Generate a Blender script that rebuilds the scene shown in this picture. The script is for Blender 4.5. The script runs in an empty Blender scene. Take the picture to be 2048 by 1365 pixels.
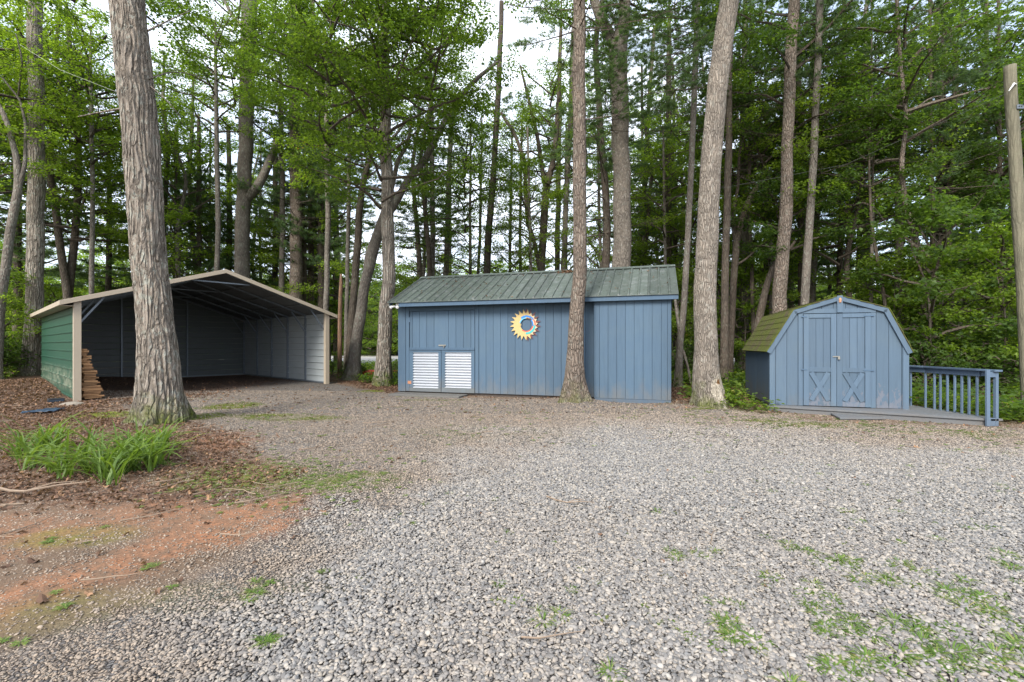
import bpy, math, random
import numpy as np
from math import radians as RAD, pi as PI, sin, cos
from mathutils import Vector, Matrix

scene = bpy.context.scene
FPX = 917.0          # focal length in photograph pixels (photo 2048 wide)
CAMH = 1.35
# ---------------------------------------------------------------- camera
cam = bpy.data.cameras.new('camera'); camo = bpy.data.objects.new('camera', cam)
scene.collection.objects.link(camo); scene.camera = camo
camo.location = (0, 0, CAMH); camo.rotation_euler = (RAD(90), 0, 0)
cam.sensor_width = 36; cam.lens = 36 * FPX / 2048; cam.shift_y = 7.5 / 2048
cam.clip_start = 0.05; cam.clip_end = 2000
# ---------------------------------------------------------------- world, sun
SUN_EL, SUN_AZ = RAD(38), RAD(206)      # azimuth clockwise from +Y : behind the camera
w = bpy.data.worlds.new('World'); scene.world = w; w.use_nodes = True
nt = w.node_tree; nt.nodes.clear()
wo = nt.nodes.new('ShaderNodeOutputWorld'); bg = nt.nodes.new('ShaderNodeBackground')
sky = nt.nodes.new('ShaderNodeTexSky'); sky.sky_type = 'NISHITA'; sky.sun_disc = False
sky.sun_elevation = SUN_EL; sky.sun_rotation = SUN_AZ; sky.air_density = 1.0; sky.dust_density = 2.0
tc = nt.nodes.new('ShaderNodeTexCoord'); nz = nt.nodes.new('ShaderNodeTexNoise')
mp = nt.nodes.new('ShaderNodeMapping'); mp.inputs['Scale'].default_value = (1, 1, 2.5)
nz.inputs['Scale'].default_value = 2.2; nz.inputs['Detail'].default_value = 6
cr = nt.nodes.new('ShaderNodeValToRGB')
cr.color_ramp.elements[0].position = 0.36; cr.color_ramp.elements[0].color = (.35, .35, .35, 1)
cr.color_ramp.elements[1].position = 0.56; cr.color_ramp.elements[1].color = (1, 1, 1, 1)
mx = nt.nodes.new('ShaderNodeMix'); mx.data_type = 'RGBA'
mx.inputs['B'].default_value = (5.2, 5.6, 6.4, 1)
L = nt.links.new
L(tc.outputs['Generated'], mp.inputs['Vector']); L(mp.outputs['Vector'], nz.inputs['Vector'])
L(nz.outputs['Fac'], cr.inputs['Fac']); L(cr.outputs['Color'], mx.inputs['Factor'])
L(sky.outputs['Color'], mx.inputs['A']); L(mx.outputs['Result'], bg.inputs['Color'])
bg.inputs['Strength'].default_value = 0.10
L(bg.outputs['Background'], wo.inputs['Surface'])
sl = bpy.data.lights.new('sun', 'SUN'); sl.energy = 1.5; sl.angle = RAD(22); sl.color = (1, .96, .9)
so = bpy.data.objects.new('sun', sl); scene.collection.objects.link(so)
so.rotation_euler = Vector((sin(SUN_AZ)*cos(SUN_EL), cos(SUN_AZ)*cos(SUN_EL), sin(SUN_EL))).to_track_quat('Z', 'Y').to_euler()
scene.view_settings.view_transform = 'Standard'; scene.view_settings.look = 'None'
scene.view_settings.gamma = 1; scene.view_settings.use_curve_mapping = False
scene.view_settings.exposure = 1.82
scene.render.engine = 'CYCLES'
scene.cycles.use_denoising = True
scene.cycles.max_bounces = 12; scene.cycles.diffuse_bounces = 9; scene.cycles.transmission_bounces = 9; scene.cycles.glossy_bounces = 2
scene.cycles.use_adaptive_sampling = False

# ================================================================= helpers
rnd = random.Random(7)
def P(px, py, Y): return Vector(((px-1024)/FPX*Y, Y, CAMH-(py-690)/FPX*Y))
def G(px, py, z=0.0):
    Y = FPX*(CAMH-z)/(py-690); return ((px-1024)/FPX*Y, Y)

_H = np.random.RandomState(3).rand(256, 256)
def vnoise(x, y):
    x = np.asarray(x, float); y = np.asarray(y, float)
    xi = np.floor(x).astype(int); yi = np.floor(y).astype(int); fx = x-xi; fy = y-yi
    fx = fx*fx*(3-2*fx); fy = fy*fy*(3-2*fy)
    g = lambda a, b: _H[a % 256, b % 256]
    return (g(xi, yi)*(1-fx)+g(xi+1, yi)*fx)*(1-fy)+(g(xi, yi+1)*(1-fx)+g(xi+1, yi+1)*fx)*fy
def fbm(x, y, o=4):
    s = 0; a = .5
    for i in range(o): s = s+a*vnoise(x*2**i+17.3*i, y*2**i+5.1*i); a *= .5
    return s/(1-.5**o)
def sstep(a, b, x):
    t = np.clip((np.asarray(x, float)-a)/(b-a), 0, 1); return t*t*(3-2*t)

def np_mesh(name, V, tris, mats=(), midx=None, smooth=False, attrs=None):
    V = np.asarray(V, np.float32); tris = np.asarray(tris, np.int32)
    k = tris.shape[1]
    me = bpy.data.meshes.new(name)
    me.vertices.add(len(V)); me.vertices.foreach_set('co', V.ravel())
    me.loops.add(tris.size); me.loops.foreach_set('vertex_index', tris.ravel())
    me.polygons.add(len(tris)); me.polygons.foreach_set('loop_start', np.arange(0, tris.size, k, dtype=np.int32))
    for m in mats: me.materials.append(m)
    if midx is not None: me.polygons.foreach_set('material_index', np.asarray(midx, np.int32))
    me.polygons.foreach_set('use_smooth', np.full(len(tris), smooth))
    for n, a in (attrs or {}).items():
        at = me.attributes.new(n, 'FLOAT', 'POINT'); at.data.foreach_set('value', np.asarray(a, np.float32))
    me.update(calc_edges=True); me.validate()
    return me

def link(name, me, parent=None, loc=None, rotz=0, mat=None):
    o = bpy.data.objects.new(name, me); scene.collection.objects.link(o)
    if loc is not None: o.location = loc
    if rotz: o.rotation_euler = (0, 0, rotz)
    if parent: o.parent = parent
    if mat and me and not me.materials: me.materials.append(mat)
    return o
def tag(o, label=None, cat=None, group=None, kind=None):
    if label: o['label'] = label
    if cat: o['category'] = cat
    if group: o['group'] = group
    if kind: o['kind'] = kind
    return o
def thing(name, label, cat, loc=(0, 0, 0), rotz=0, group=None):
    return tag(link(name, None, None, loc, rotz), label, cat, group)

class MB:
    """collects boxes and prisms for one mesh"""
    def __init__(s): s.v = []; s.f = []; s.m = []
    def prism(s, poly, y0, y1, mi=0):
        """poly: (x,z) points; extruded along y"""
        n = len(poly); b = len(s.v)
        s.v += [(x, y0, z) for x, z in poly]+[(x, y1, z) for x, z in poly]
        s.f.append(tuple(b+i for i in range(n))); s.f.append(tuple(b+n+i for i in reversed(range(n))))
        for i in range(n):
            j = (i+1) % n; s.f.append((b+j, b+i, b+n+i, b+n+j))
        s.m += [mi]*(n+2); return s
    def box(s, x0, x1, y0, y1, z0, z1, mi=0):
        return s.prism([(x0, z0), (x1, z0), (x1, z1), (x0, z1)], y0, y1, mi)
    def bar(s, a, b, w, h, up=(0, 0, 1), mi=0):
        """rectangular bar from a to b, w across, h along up"""
        a = Vector(a); b = Vector(b); d = (b-a).normalized(); u = Vector(up)
        sd = d.cross(u)
        if sd.length < 1e-4: sd = d.cross(Vector((1, 0, 0)))
        sd.normalize(); u = sd.cross(d).normalized(); k = len(s.v)
        for p in (a, b):
            for i, j in ((-1, -1), (1, -1), (1, 1), (-1, 1)):
                s.v.append(tuple(p+sd*(i*w/2)+u*(j*h/2)))
        s.f += [(k+3, k+2, k+1, k), (k+4, k+5, k+6, k+7)]+[(k+i, k+(i+1) % 4, k+4+(i+1) % 4, k+4+i) for i in range(4)]
        s.m += [mi]*6; return s
    def tube(s, pts, rads, n=8, mi=0):
        V, F = tube(pts, rads, n); k = len(s.v)
        s.v += [tuple(p) for p in V]; s.f += [tuple(k+i for i in f) for f in F]; s.m += [mi]*len(F); return s
    def build(s, name, mats, parent=None, loc=None, rotz=0, bevel=0, smooth=False):
        me = bpy.data.meshes.new(name); me.from_pydata(s.v, [], s.f)
        for m in (mats if isinstance(mats, (list, tuple)) else [mats]): me.materials.append(m)
        me.polygons.foreach_set('material_index', s.m)
        if smooth: me.polygons.foreach_set('use_smooth', [True]*len(s.f))
        me.update()
        import bmesh
        bm = bmesh.new(); bm.from_mesh(me); bmesh.ops.recalc_face_normals(bm, faces=bm.faces)
        if bevel: bmesh.ops.bevel(bm, geom=list(bm.edges), offset=bevel, segments=1, affect='EDGES', clamp_overlap=True)
        bm.to_mesh(me); bm.free()
        return link(name, me, parent, loc, rotz)

def tube(pts, rads, n=8, cap=True, flare=None, rngp=None):
    pts = np.asarray(pts, float); rads = np.asarray(rads, float); m = len(pts)
    d = np.gradient(pts, axis=0); d /= np.linalg.norm(d, axis=1)[:, None]+1e-9
    ref = np.array([1., 0, 0]) if abs(d[:, 0]).mean() < .8 else np.array([0, 1., 0])
    s = np.cross(d, ref); s /= np.linalg.norm(s, axis=1)[:, None]; u = np.cross(s, d)
    a = np.arange(n)*2*PI/n
    R = rads[:, None]*np.ones(n)[None]
    if flare is not None: R = R*flare(pts, a)
    V = pts[:, None]+R[..., None]*(np.cos(a)[None, :, None]*s[:, None]+np.sin(a)[None, :, None]*u[:, None])
    V = V.reshape(-1, 3)
    i = np.arange(m-1)[:, None]*n; j = np.arange(n)[None]; k = (j+1) % n
    F = np.stack([i+j, i+k, i+n+k, i+n+j], -1).reshape(-1, 4)
    F = F[:, ::-1]
    if cap:
        V = np.vstack([V, pts[-1:]+d[-1:]*rads[-1]*.3]); c = len(V)-1; b = (m-1)*n
        F = np.vstack([F, np.array([[b+(q+1) % n, b+q, c, c] for q in range(n)])])
        F[-n:, 3] = F[-n:, 0]   # degenerate quads are fixed by validate
        return V, [tuple(f) if f[3] != f[0] else tuple(f[:3]) for f in F.tolist()]
    return V, [tuple(f) for f in F.tolist()]
def tube_tris(pts, rads, n=4):
    V, F = tube(pts, rads, n, cap=False)
    F = np.array(F); return V, np.vstack([F[:, [0, 1, 2]], F[:, [0, 2, 3]]])

# ---------------------------------------------------------------- materials
def mat(name):
    m = bpy.data.materials.new(name); m.use_nodes = True
    b = m.node_tree.nodes['Principled BSDF']; return m, m.node_tree, b
def N(t, typ, **kw):
    n = t.nodes.new('ShaderNode'+typ)
    for k, v in kw.items():
        if k in n.inputs: n.inputs[k].default_value = v
        else: setattr(n, k, v)
    return n
def mixc(t, fac, a, b, mode='MIX'):
    n = t.nodes.new('ShaderNodeMix'); n.data_type = 'RGBA'; n.blend_type = mode
    for s, v in (('Factor', fac), ('A', a), ('B', b)):
        if isinstance(v, bpy.types.NodeSocket): t.links.new(v, n.inputs[s])
        elif s == 'Factor': n.inputs[s].default_value = v
        else: n.inputs[s].default_value = (*v, 1) if len(v) == 3 else v
    return n.outputs['Result']
def ramp(t, sock, p0, p1, c0=(0, 0, 0), c1=(1, 1, 1)):
    r = t.nodes.new('ShaderNodeValToRGB'); e = r.color_ramp.elements
    e[0].position = p0; e[0].color = (*c0, 1); e[1].position = p1; e[1].color = (*c1, 1)
    t.links.new(sock, r.inputs['Fac']); return r.outputs['Color']
def mth(t, op, a, b=0.0, clamp=False):
    n = t.nodes.new('ShaderNodeMath'); n.operation = op; n.use_clamp = clamp
    for i, v in enumerate((a, b)):
        if isinstance(v, bpy.types.NodeSocket): t.links.new(v, n.inputs[i])
        else: n.inputs[i].default_value = v
    return n.outputs[0]
def coords(t, kind='Object', scale=(1, 1, 1)):
    c = t.nodes.new('ShaderNodeTexCoord'); m = t.nodes.new('ShaderNodeMapping')
    m.inputs['Scale'].default_value = scale; t.links.new(c.outputs[kind], m.inputs['Vector']); return m.outputs['Vector']
def wpos(t, scale=(1, 1, 1)):
    c = t.nodes.new('ShaderNodeNewGeometry'); m = t.nodes.new('ShaderNodeMapping')
    m.inputs['Scale'].default_value = scale; t.links.new(c.outputs['Position'], m.inputs['Vector']); return m.outputs['Vector']
def noise(t, vec, scale, detail=4, rough=.55, out='Fac'):
    n = N(t, 'TexNoise', Scale=scale, Detail=detail, Roughness=rough); t.links.new(vec, n.inputs['Vector']); return n.outputs[out]
def bump(t, b, h, strength=.5, dist=.02):
    n = N(t, 'Bump', Strength=strength, Distance=dist); t.links.new(h, n.inputs['Height']); t.links.new(n.outputs[0], b.inputs['Normal']); return n
def objrand(t): return t.nodes.new('ShaderNodeObjectInfo').outputs['Random']

def simple(name, col, rough=.7, metal=0, var=.25, ns=6, bumpd=0, bs=.3, spec=.5):
    m, t, b = mat(name); v = coords(t)
    n = noise(t, v, ns, 5)
    c = mixc(t, n, [x*(1-var) for x in col], [x*(1+var) for x in col])
    t.links.new(c, b.inputs['Base Color']); b.inputs['Roughness'].default_value = rough; b.inputs['Metallic'].default_value = metal
    b.inputs['Specular IOR Level'].default_value = spec
    if bumpd: bump(t, b, noise(t, v, ns*6, 4), bs, bumpd)
    return m

def painted_wood(name, col, dirt=(.105, .098, .085), dz=.7, peel=0, dirt0=0.0, vsc=(60, 60, 3)):
    m, t, b = mat(name)
    gw = wpos(t); gr = wpos(t, vsc)
    grain = noise(t, gr, 1.0, 5)
    blot = noise(t, gw, 2.3, 5); streak = noise(t, wpos(t, (9, 9, .7)), 1.6, 5, .6)
    r = objrand(t)
    c = mixc(t, grain, [x*.86 for x in col], [x*1.1 for x in col])
    c = mixc(t, mth(t, 'MULTIPLY', ramp(t, blot, .45, .75), .35), c, [col[0]*1.25, col[1]*1.12, col[2]*.95])
    c = mixc(t, mth(t, 'MULTIPLY', ramp(t, streak, .48, .72), .30), c, [x*.62 for x in col])
    hsv = N(t, 'HueSaturation'); t.links.new(c, hsv.inputs['Color'])
    t.links.new(mth(t, 'ADD', mth(t, 'MULTIPLY', r, .2), .90), hsv.inputs['Value'])
    c = hsv.outputs[0]
    sep = N(t, 'SeparateXYZ'); t.links.new(gw, sep.inputs[0])
    hgt = mth(t, 'MULTIPLY', sep.outputs['Z'], 1/dz)
    nn = noise(t, wpos(t, (2.5, 2.5, 1.2)), 1.6, 6, .65)
    # splash dirt : strongest on the ground, ragged upper edge
    f = mth(t, 'SUBTRACT', mth(t, 'MULTIPLY', nn, 2.3), mth(t, 'ADD', hgt, .35-dirt0), clamp=True)
    c = mixc(t, mth(t, 'MULTIPLY', f, .6), c, dirt)
    if peel:
        pn = noise(t, wpos(t, (9, 9, 4)), 2.2, 5, .6)
        pf = ramp(t, mth(t, 'ADD', pn, mth(t, 'MULTIPLY', sep.outputs['Z'], -.55)), .3, .36)
        pf2 = mth(t, 'MULTIPLY', pf, peel)
        c = mixc(t, pf2, c, (.15, .15, .17))
        bump(t, b, mth(t, 'ADD', mth(t, 'MULTIPLY', grain, .4), mth(t, 'MULTIPLY', pf2, -1.5)), .5, .004)
    else:
        bump(t, b, grain, .35, .004)
    t.links.new(c, b.inputs['Base Color']); b.inputs['Roughness'].default_value = .62
    b.inputs['Specular IOR Level'].default_value = .35
    return m

def bark(name, c0, c1, scale=14, stretch=.22, depth=.03, lichen=.3, lcol=(.30, .32, .26), moss=0, strength=.9, clay=0):
    m, t, b = mat(name); v = coords(t, 'Object', (1, 1, stretch))
    wv = noise(t, coords(t, 'Object', (1, 1, .6)), 5, 3, .5, 'Color')
    vm = N(t, 'VectorMath', operation='MULTIPLY_ADD'); t.links.new(wv, vm.inputs[0]); vm.inputs[1].default_value = (.09, .09, .09); t.links.new(v, vm.inputs[2])
    vo = N(t, 'TexVoronoi', Scale=scale, feature='DISTANCE_TO_EDGE'); t.links.new(vm.outputs[0], vo.inputs['Vector'])
    e = ramp(t, vo.outputs['Distance'], .02, .22)
    fine = noise(t, coords(t, 'Object', (1, 1, .35)), scale*4, 6, .65)
    big = noise(t, coords(t), 2.3, 4)
    h = mth(t, 'ADD', e, mth(t, 'MULTIPLY', fine, .55))
    c = mixc(t, e, c0, c1)
    c = mixc(t, ramp(t, fine, .3, .75), [x*.62 for x in c1], c, 'MIX')
    c = mixc(t, mth(t, 'MULTIPLY', ramp(t, big, .35, .7), .45), c, [c1[0]*1.25, c1[1]*1.2, c1[2]*1.15])
    ln = noise(t, coords(t, 'Object', (1, 1, .7)), 11, 7, .7)
    lf = mth(t, 'MULTIPLY', ramp(t, mth(t, 'ADD', ln, mth(t, 'MULTIPLY', big, .25)), .66, .74), lichen)
    c = mixc(t, lf, c, lcol)
    sep = N(t, 'SeparateXYZ'); t.links.new(wpos(t), sep.inputs[0])
    if moss:
        mn = noise(t, wpos(t), 4, 5, .6)
        mf = mth(t, 'MULTIPLY', mth(t, 'SUBTRACT', mth(t, 'MULTIPLY', mn, 2.4), mth(t, 'ADD', mth(t, 'MULTIPLY', sep.outputs['Z'], 1.3), .5), clamp=True), moss)
        c = mixc(t, mf, c, mixc(t, fine, (.06, .07, .014), (.16, .19, .03)))
    if clay > 1:   # bare wood scar low on the trunk
        dv = N(t, 'VectorMath', operation='SUBTRACT'); t.links.new(coords(t), dv.inputs[0]); dv.inputs[1].default_value = (.11, -.33, .36)
        dm = N(t, 'VectorMath', operation='MULTIPLY'); t.links.new(dv.outputs[0], dm.inputs[0]); dm.inputs[1].default_value = (4.6, 2.5, 2.7)
        dl_ = N(t, 'VectorMath', operation='LENGTH'); t.links.new(dm.outputs[0], dl_.inputs[0])
        sc = ramp(t, mth(t, 'ADD', dl_.outputs['Value'], mth(t, 'MULTIPLY', mth(t, 'SUBTRACT', noise(t, coords(t), 7, 5, .6), .5), 1.3)), .88, .98, (1, 1, 1), (0, 0, 0))
        wd_ = mixc(t, ramp(t, noise(t, coords(t, 'Object', (1, 1, .3)), 16, 5), .35, .7), (.30, .26, .20), (.52, .46, .37))
        wd_ = mixc(t, ramp(t, noise(t, coords(t, 'Object', (1, 1, .5)), 6, 3), .60, .66), wd_, (.16, .08, .03))
        c = mixc(t, sc, c, wd_)
    hsv = N(t, 'HueSaturation'); t.links.new(c, hsv.inputs['Color'])
    t.links.new(mth(t, 'ADD', mth(t, 'MULTIPLY', objrand(t), .3), .85), hsv.inputs['Value'])
    t.links.new(hsv.outputs[0], b.inputs['Base Color']); b.inputs['Roughness'].default_value = .9
    b.inputs['Specular IOR Level'].default_value = .2
    bump(t, b, h, strength, depth)
    return m

def leafmat(name, cols, trans=.45, rough=.5):
    m, t, b = mat(name)
    at = t.nodes.new('ShaderNodeAttribute'); at.attribute_name = 'rv'
    r = objrand(t)
    x = mth(t, 'ADD', mth(t, 'MULTIPLY', at.outputs['Fac'], .72), mth(t, 'MULTIPLY', r, .28))
    rp = t.nodes.new('ShaderNodeValToRGB'); e = rp.color_ramp.elements
    while len(e) < len(cols): e.new(.5)
    for i, (p, c) in enumerate(cols): e[i].position = p; e[i].color = (*c, 1)
    t.links.new(x, rp.inputs['Fac'])
    c = rp.outputs['Color']
    t.links.new(c, b.inputs['Base Color']); b.inputs['Roughness'].default_value = rough; b.inputs['Specular IOR Level'].default_value = .3
    tr = N(t, 'BsdfTranslucent')
    tcol = mixc(t, 1.0, c, (2.6, 2.6, .85), 'MULTIPLY'); t.links.new(tcol, tr.inputs['Color'])
    ms = N(t, 'MixShader'); ms.inputs[0].default_value = trans
    t.links.new(b.outputs[0], ms.inputs[1]); t.links.new(tr.outputs[0], ms.inputs[2])
    t.links.new(ms.outputs[0], t.nodes['Material Output'].inputs['Surface'])
    return m

M = {}
BLUE = (.062, .107, .158)
M['blue'] = painted_wood('blue_paint', BLUE, dirt=(.15, .137, .115), dz=.62)
M['blue2'] = painted_wood('blue_paint_trim', (.058, .103, .158), dirt0=-.1)
M['gblue'] = painted_wood('weathered_blue_paint', (.078, .120, .168), dz=.6, peel=0, dirt0=-.35)
M['gpeel'] = painted_wood('peeling_blue_paint', (.076, .118, .164), dz=.6, peel=.6, dirt0=-.35)
M['gshade'] = painted_wood('shade_toned_blue_paint', (.06, .09, .13), dz=.9, dirt=(.11, .085, .06), dirt0=-.05)  # left side wall: the shed blue with the trees' shade darkened into it
M['groove'] = simple('dark_joint', (.025, .045, .07), .8)
M['deck'] = painted_wood('deck_paint', (.12, .14, .16), dz=1.0, dirt=(.13, .115, .10), dirt0=.1, vsc=(40, 40, 40))
M['rail'] = painted_wood('rail_paint', (.095, .14, .20), dirt0=-.6)
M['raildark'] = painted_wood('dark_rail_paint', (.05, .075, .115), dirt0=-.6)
M['beige'] = simple('beige_metal', (.40, .335, .25), .45, 0, .06)
M['galv'] = simple('galvanised_steel', (.15, .175, .20), .45, .5, .15)
M['white_metal'] = simple('white_metal_sheet', (.32, .35, .355), .5, 0, .12, 2)
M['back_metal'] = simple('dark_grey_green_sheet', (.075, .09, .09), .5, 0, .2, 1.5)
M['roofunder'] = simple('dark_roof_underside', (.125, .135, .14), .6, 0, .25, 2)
M['corr'] = simple('bright_corrugated_sheet', (.50, .52, .55), .3, .35, .05)
M['brass'] = simple('dull_latch_metal', (.35, .33, .28), .4, .8, .2)
M['hinge'] = simple('painted_hinge', (.07, .12, .18), .5, .2, .2)
M['rust'] = simple('bare_rusty_wood', (.38, .17, .09), .8, 0, .3, 20)
M['rotwood'] = simple('rotten_dark_wood', (.07, .055, .045), .9, 0, .4, 12, .01)
M['rawwood'] = simple('orange_bare_wood', (.42, .22, .12), .8, 0, .3, 25)
M['black'] = simple('black_plastic', (.015, .015, .018), .5)
M['tarp'] = simple('blue_tarp', (.025, .05, .085), .4, 0, .4, 9)
M['white'] = simple('white_plastic', (.75, .75, .73), .4, 0, .05)
M['red'] = simple('red_paint', (.55, .04, .02), .45)
M['cable'] = simple('grey_cable', (.10, .10, .10), .5)
M['stone'] = simple('pale_stone', (.22, .19, .15), .85, 0, .3, 9, .01)
# firewood
m, t, b = mat('split_wood'); v = coords(t, 'Object', (3, 25, 25))
c = mixc(t, noise(t, v, 2, 5), (.22, .105, .045), (.52, .30, .14))
hs = N(t, 'HueSaturation'); t.links.new(c, hs.inputs['Color']); t.links.new(mth(t, 'ADD', mth(t, 'MULTIPLY', objrand(t), .7), .55), hs.inputs['Value'])
t.links.new(hs.outputs[0], b.inputs['Base Color']); b.inputs['Roughness'].default_value = .85; M['wood'] = m
# green painted metal (carport wall), with scuffed pale patch near the low front
m, t, b = mat('green_metal'); v = coords(t, 'Object')
c = mixc(t, noise(t, v, 1.3, 4), (.012, .055, .032), (.02, .08, .05))
sp = N(t, 'SeparateXYZ'); t.links.new(v, sp.inputs[0])
n1 = noise(t, coords(t, 'Object', (1, 1, 1.6)), 2.4, 6, .65)
band = mth(t, 'MULTIPLY', ramp(t, sp.outputs['Z'], .12, .3), ramp(t, sp.outputs['Z'], .55, .85, (1, 1, 1), (0, 0, 0)))
band = mth(t, 'MULTIPLY', band, ramp(t, sp.outputs['Y'], 1.2, 3.4, (1, 1, 1), (0, 0, 0)))
c = mixc(t, mth(t, 'MULTIPLY', mth(t, 'MULTIPLY', ramp(t, n1, .42, .58), band), .75), c, (.22, .24, .17))
t.links.new(c, b.inputs['Base Color']); b.inputs['Roughness'].default_value = .38; b.inputs['Specular IOR Level'].default_value = .6; M['green'] = m
# weathered green shed roof
m, t, b = mat('weathered_green_roof'); v = coords(t, 'Object')
c = mixc(t, noise(t, coords(t, 'Object', (3, .8, .8)), 2.2, 6, .65), (.045, .06, .05), (.105, .125, .11))
c = mixc(t, mth(t, 'MULTIPLY', ramp(t, noise(t, v, 5, 6, .7), .52, .66), .5), c, (.19, .20, .20))
c = mixc(t, ramp(t, noise(t, v, 9, 3, .5), .68, .72), c, (.05, .045, .03))
hs = N(t, 'HueSaturation'); t.links.new(c, hs.inputs['Color']); t.links.new(mth(t, 'ADD', mth(t, 'MULTIPLY', objrand(t), .4), .8), hs.inputs['Value'])
t.links.new(hs.outputs[0], b.inputs['Base Color'])
t.links.new(ramp(t, noise(t, v, 6, 4), .3, .7, (.25,)*3, (.6,)*3), b.inputs['Roughness']); b.inputs['Specular IOR Level'].default_value = .6; M['groof'] = m
# mossy shingles
m, t, b = mat('mossy_shingle'); v = wpos(t)
c = mixc(t, noise(t, v, 30, 5), (.05, .035, .025), (.13, .09, .06))
f = ramp(t, mth(t, 'ADD', noise(t, v, 3.2, 6, .65), mth(t, 'MULTIPLY', objrand(t), .12)), .38, .6)
c = mixc(t, f, c, mixc(t, noise(t, v, 18, 4), (.03, .055, .005), (.145, .155, .012)))
t.links.new(c, b.inputs['Base Color']); b.inputs['Roughness'].default_value = .95; bump(t, b, noise(t, v, 60, 5), .8, .02); M['shingle'] = m
# concrete
M['concrete'] = simple('old_concrete', (.11, .105, .095), .9, 0, .25, 8, .01)

M['bark_oak'] = bark('oak_bark', (.045, .037, .03), (.37, .32, .265), 15, .10, .055, .6, (.40, .42, .36), 1.0, 1.0)
M['bark_pine'] = bark('pine_bark', (.06, .045, .034), (.26, .21, .17), 20, .28, .03, .35, (.34, .34, .29), .7, 1.0)
M['bark_ash'] = bark('furrowed_grey_bark', (.06, .048, .038), (.30, .26, .215), 34, .15, .025, .35, (.40, .39, .34), .9, 1.0)
M['bark_scar'] = bark('furrowed_bark_with_scar', (.055, .042, .033), (.31, .27, .225), 34, .15, .025, .35, (.40, .39, .34), .9, 1.0, 2)
M['bark_grey'] = bark('smooth_grey_bark', (.07, .06, .05), (.19, .165, .14), 16, .3, .02, .45, (.27, .29, .24), .5, .7)
M['bark_dark'] = bark('dark_bark', (.035, .028, .022), (.115, .092, .072), 14, .3, .02, .25, (.20, .22, .17), .3, .7)
M['bark_snag'] = bark('bare_snag_wood', (.10, .06, .04), (.33, .20, .13), 14, .12, .02, .2)
M['bark_pole'] = bark('utility_pole_wood', (.09, .085, .06), (.21, .195, .14), 22, .05, .008, .1, (.2, .24, .14), 0, .5)
M['twig'] = simple('twig_bark', (.10, .08, .06), .9)

M['leaf_oak'] = leafmat('oak_leaf', [(0, (.035, .065, .016)), (.5, (.075, .125, .024)), (1, (.14, .20, .04))], .5)
M['leaf_maple'] = leafmat('maple_leaf', [(0, (.06, .10, .018)), (.5, (.12, .18, .028)), (.93, (.20, .28, .05)), (1, (.32, .17, .06))], .55)
M['leaf_dark'] = leafmat('shade_leaf', [(0, (.028, .055, .017)), (.5, (.06, .105, .025)), (1, (.10, .155, .035))], .5)
M['needle'] = leafmat('pine_needle', [(0, (.045, .08, .042)), (.55, (.085, .14, .068)), (1, (.14, .20, .095))], .45)
M['lily'] = leafmat('daylily_leaf', [(0, (.045, .08, .02)), (.5, (.10, .165, .032)), (1, (.22, .29, .08))], .3)
M['grass'] = leafmat('grass_blade', [(0, (.06, .11, .022)), (.5, (.12, .20, .04)), (.75, (.20, .24, .07)), (1, (.33, .26, .14))], .3)
M['deadleaf'] = leafmat('dead_leaf', [(0, (.055, .032, .022)), (.5, (.12, .07, .045)), (.85, (.21, .125, .08)), (1, (.34, .20, .11))], .1, .8)
M['mossclump'] = leafmat('moss', [(0, (.05, .09, .008)), (1, (.16, .22, .015))], .2, .9)

# pebbles : each instance has its own grey
m, t, b = mat('pebble'); r = objrand(t)
at = t.nodes.new('ShaderNodeAttribute'); at.attribute_type = 'INSTANCER'; at.attribute_name = 'tone'
rp = t.nodes.new('ShaderNodeValToRGB'); e = rp.color_ramp.elements; rp.color_ramp.interpolation = 'LINEAR'
tones = [(0, (.10, .102, .103)), (.25, (.16, .161, .16)), (.5, (.222, .215, .205)), (.7, (.275, .262, .24)), (.85, (.32, .285, .235)), (1, (.38, .36, .325))]
while len(e) < len(tones): e.new(.5)
for i, (p, c) in enumerate(tones): e[i].position = p; e[i].color = (*c, 1)
t.links.new(r, rp.inputs['Fac'])
c = mixc(t, mth(t, 'MULTIPLY', noise(t, coords(t), 2.0, 4), .35), rp.outputs['Color'], (.16, .15, .14))
c = mixc(t, at.outputs['Fac'], c, mixc(t, r, (.13, .10, .075), (.33, .255, .185)))
t.links.new(c, b.inputs['Base Color']); b.inputs['Roughness'].default_value = .75; b.inputs['Specular IOR Level'].default_value = .4; M['pebble'] = m

# ================================================================= ground
def sdpoly(x, y, poly):
    """signed distance, negative inside"""
    x = np.asarray(x, float); y = np.asarray(y, float)
    d = np.full(x.shape, 1e9); ins = np.zeros(x.shape, bool); n = len(poly)
    for i in range(n):
        ax, ay = poly[i]; bx, by = poly[(i+1) % n]; ex, ey = bx-ax, by-ay
        wx, wy = x-ax, y-ay; tt = np.clip((wx*ex+wy*ey)/(ex*ex+ey*ey+1e-12), 0, 1)
        d = np.minimum(d, np.hypot(wx-ex*tt, wy-ey*tt))
        c = (ay > y) != (by > y)
        ins ^= c & (x < (bx-ax)*(y-ay)/((by-ay) if by != ay else 1e-9)+ax)
    return np.where(ins, -d, d)
def gp(*pts): return [G(*p) for p in pts]
CLAY = gp((-500, 1260), (60, 1165), (230, 1110), (420, 1030), (600, 1000), (700, 1010), (640, 1045), (430, 1085), (230, 1165), (0, 1240), (-400, 1400))
CLAY2 = gp((-300, 1060), (0, 1030), (250, 1020), (420, 1015), (300, 1060), (100, 1100), (-300, 1200))
CLAY3 = gp((390, 885), (470, 868), (520, 885), (440, 905))
LITTER = gp((-900, 775), (-200, 745), (40, 750), (90, 775), (150, 812), (265, 842), (420, 868), (480, 915), (590, 950), (430, 1000), (150, 1008), (-300, 1035), (-900, 1060))
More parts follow.
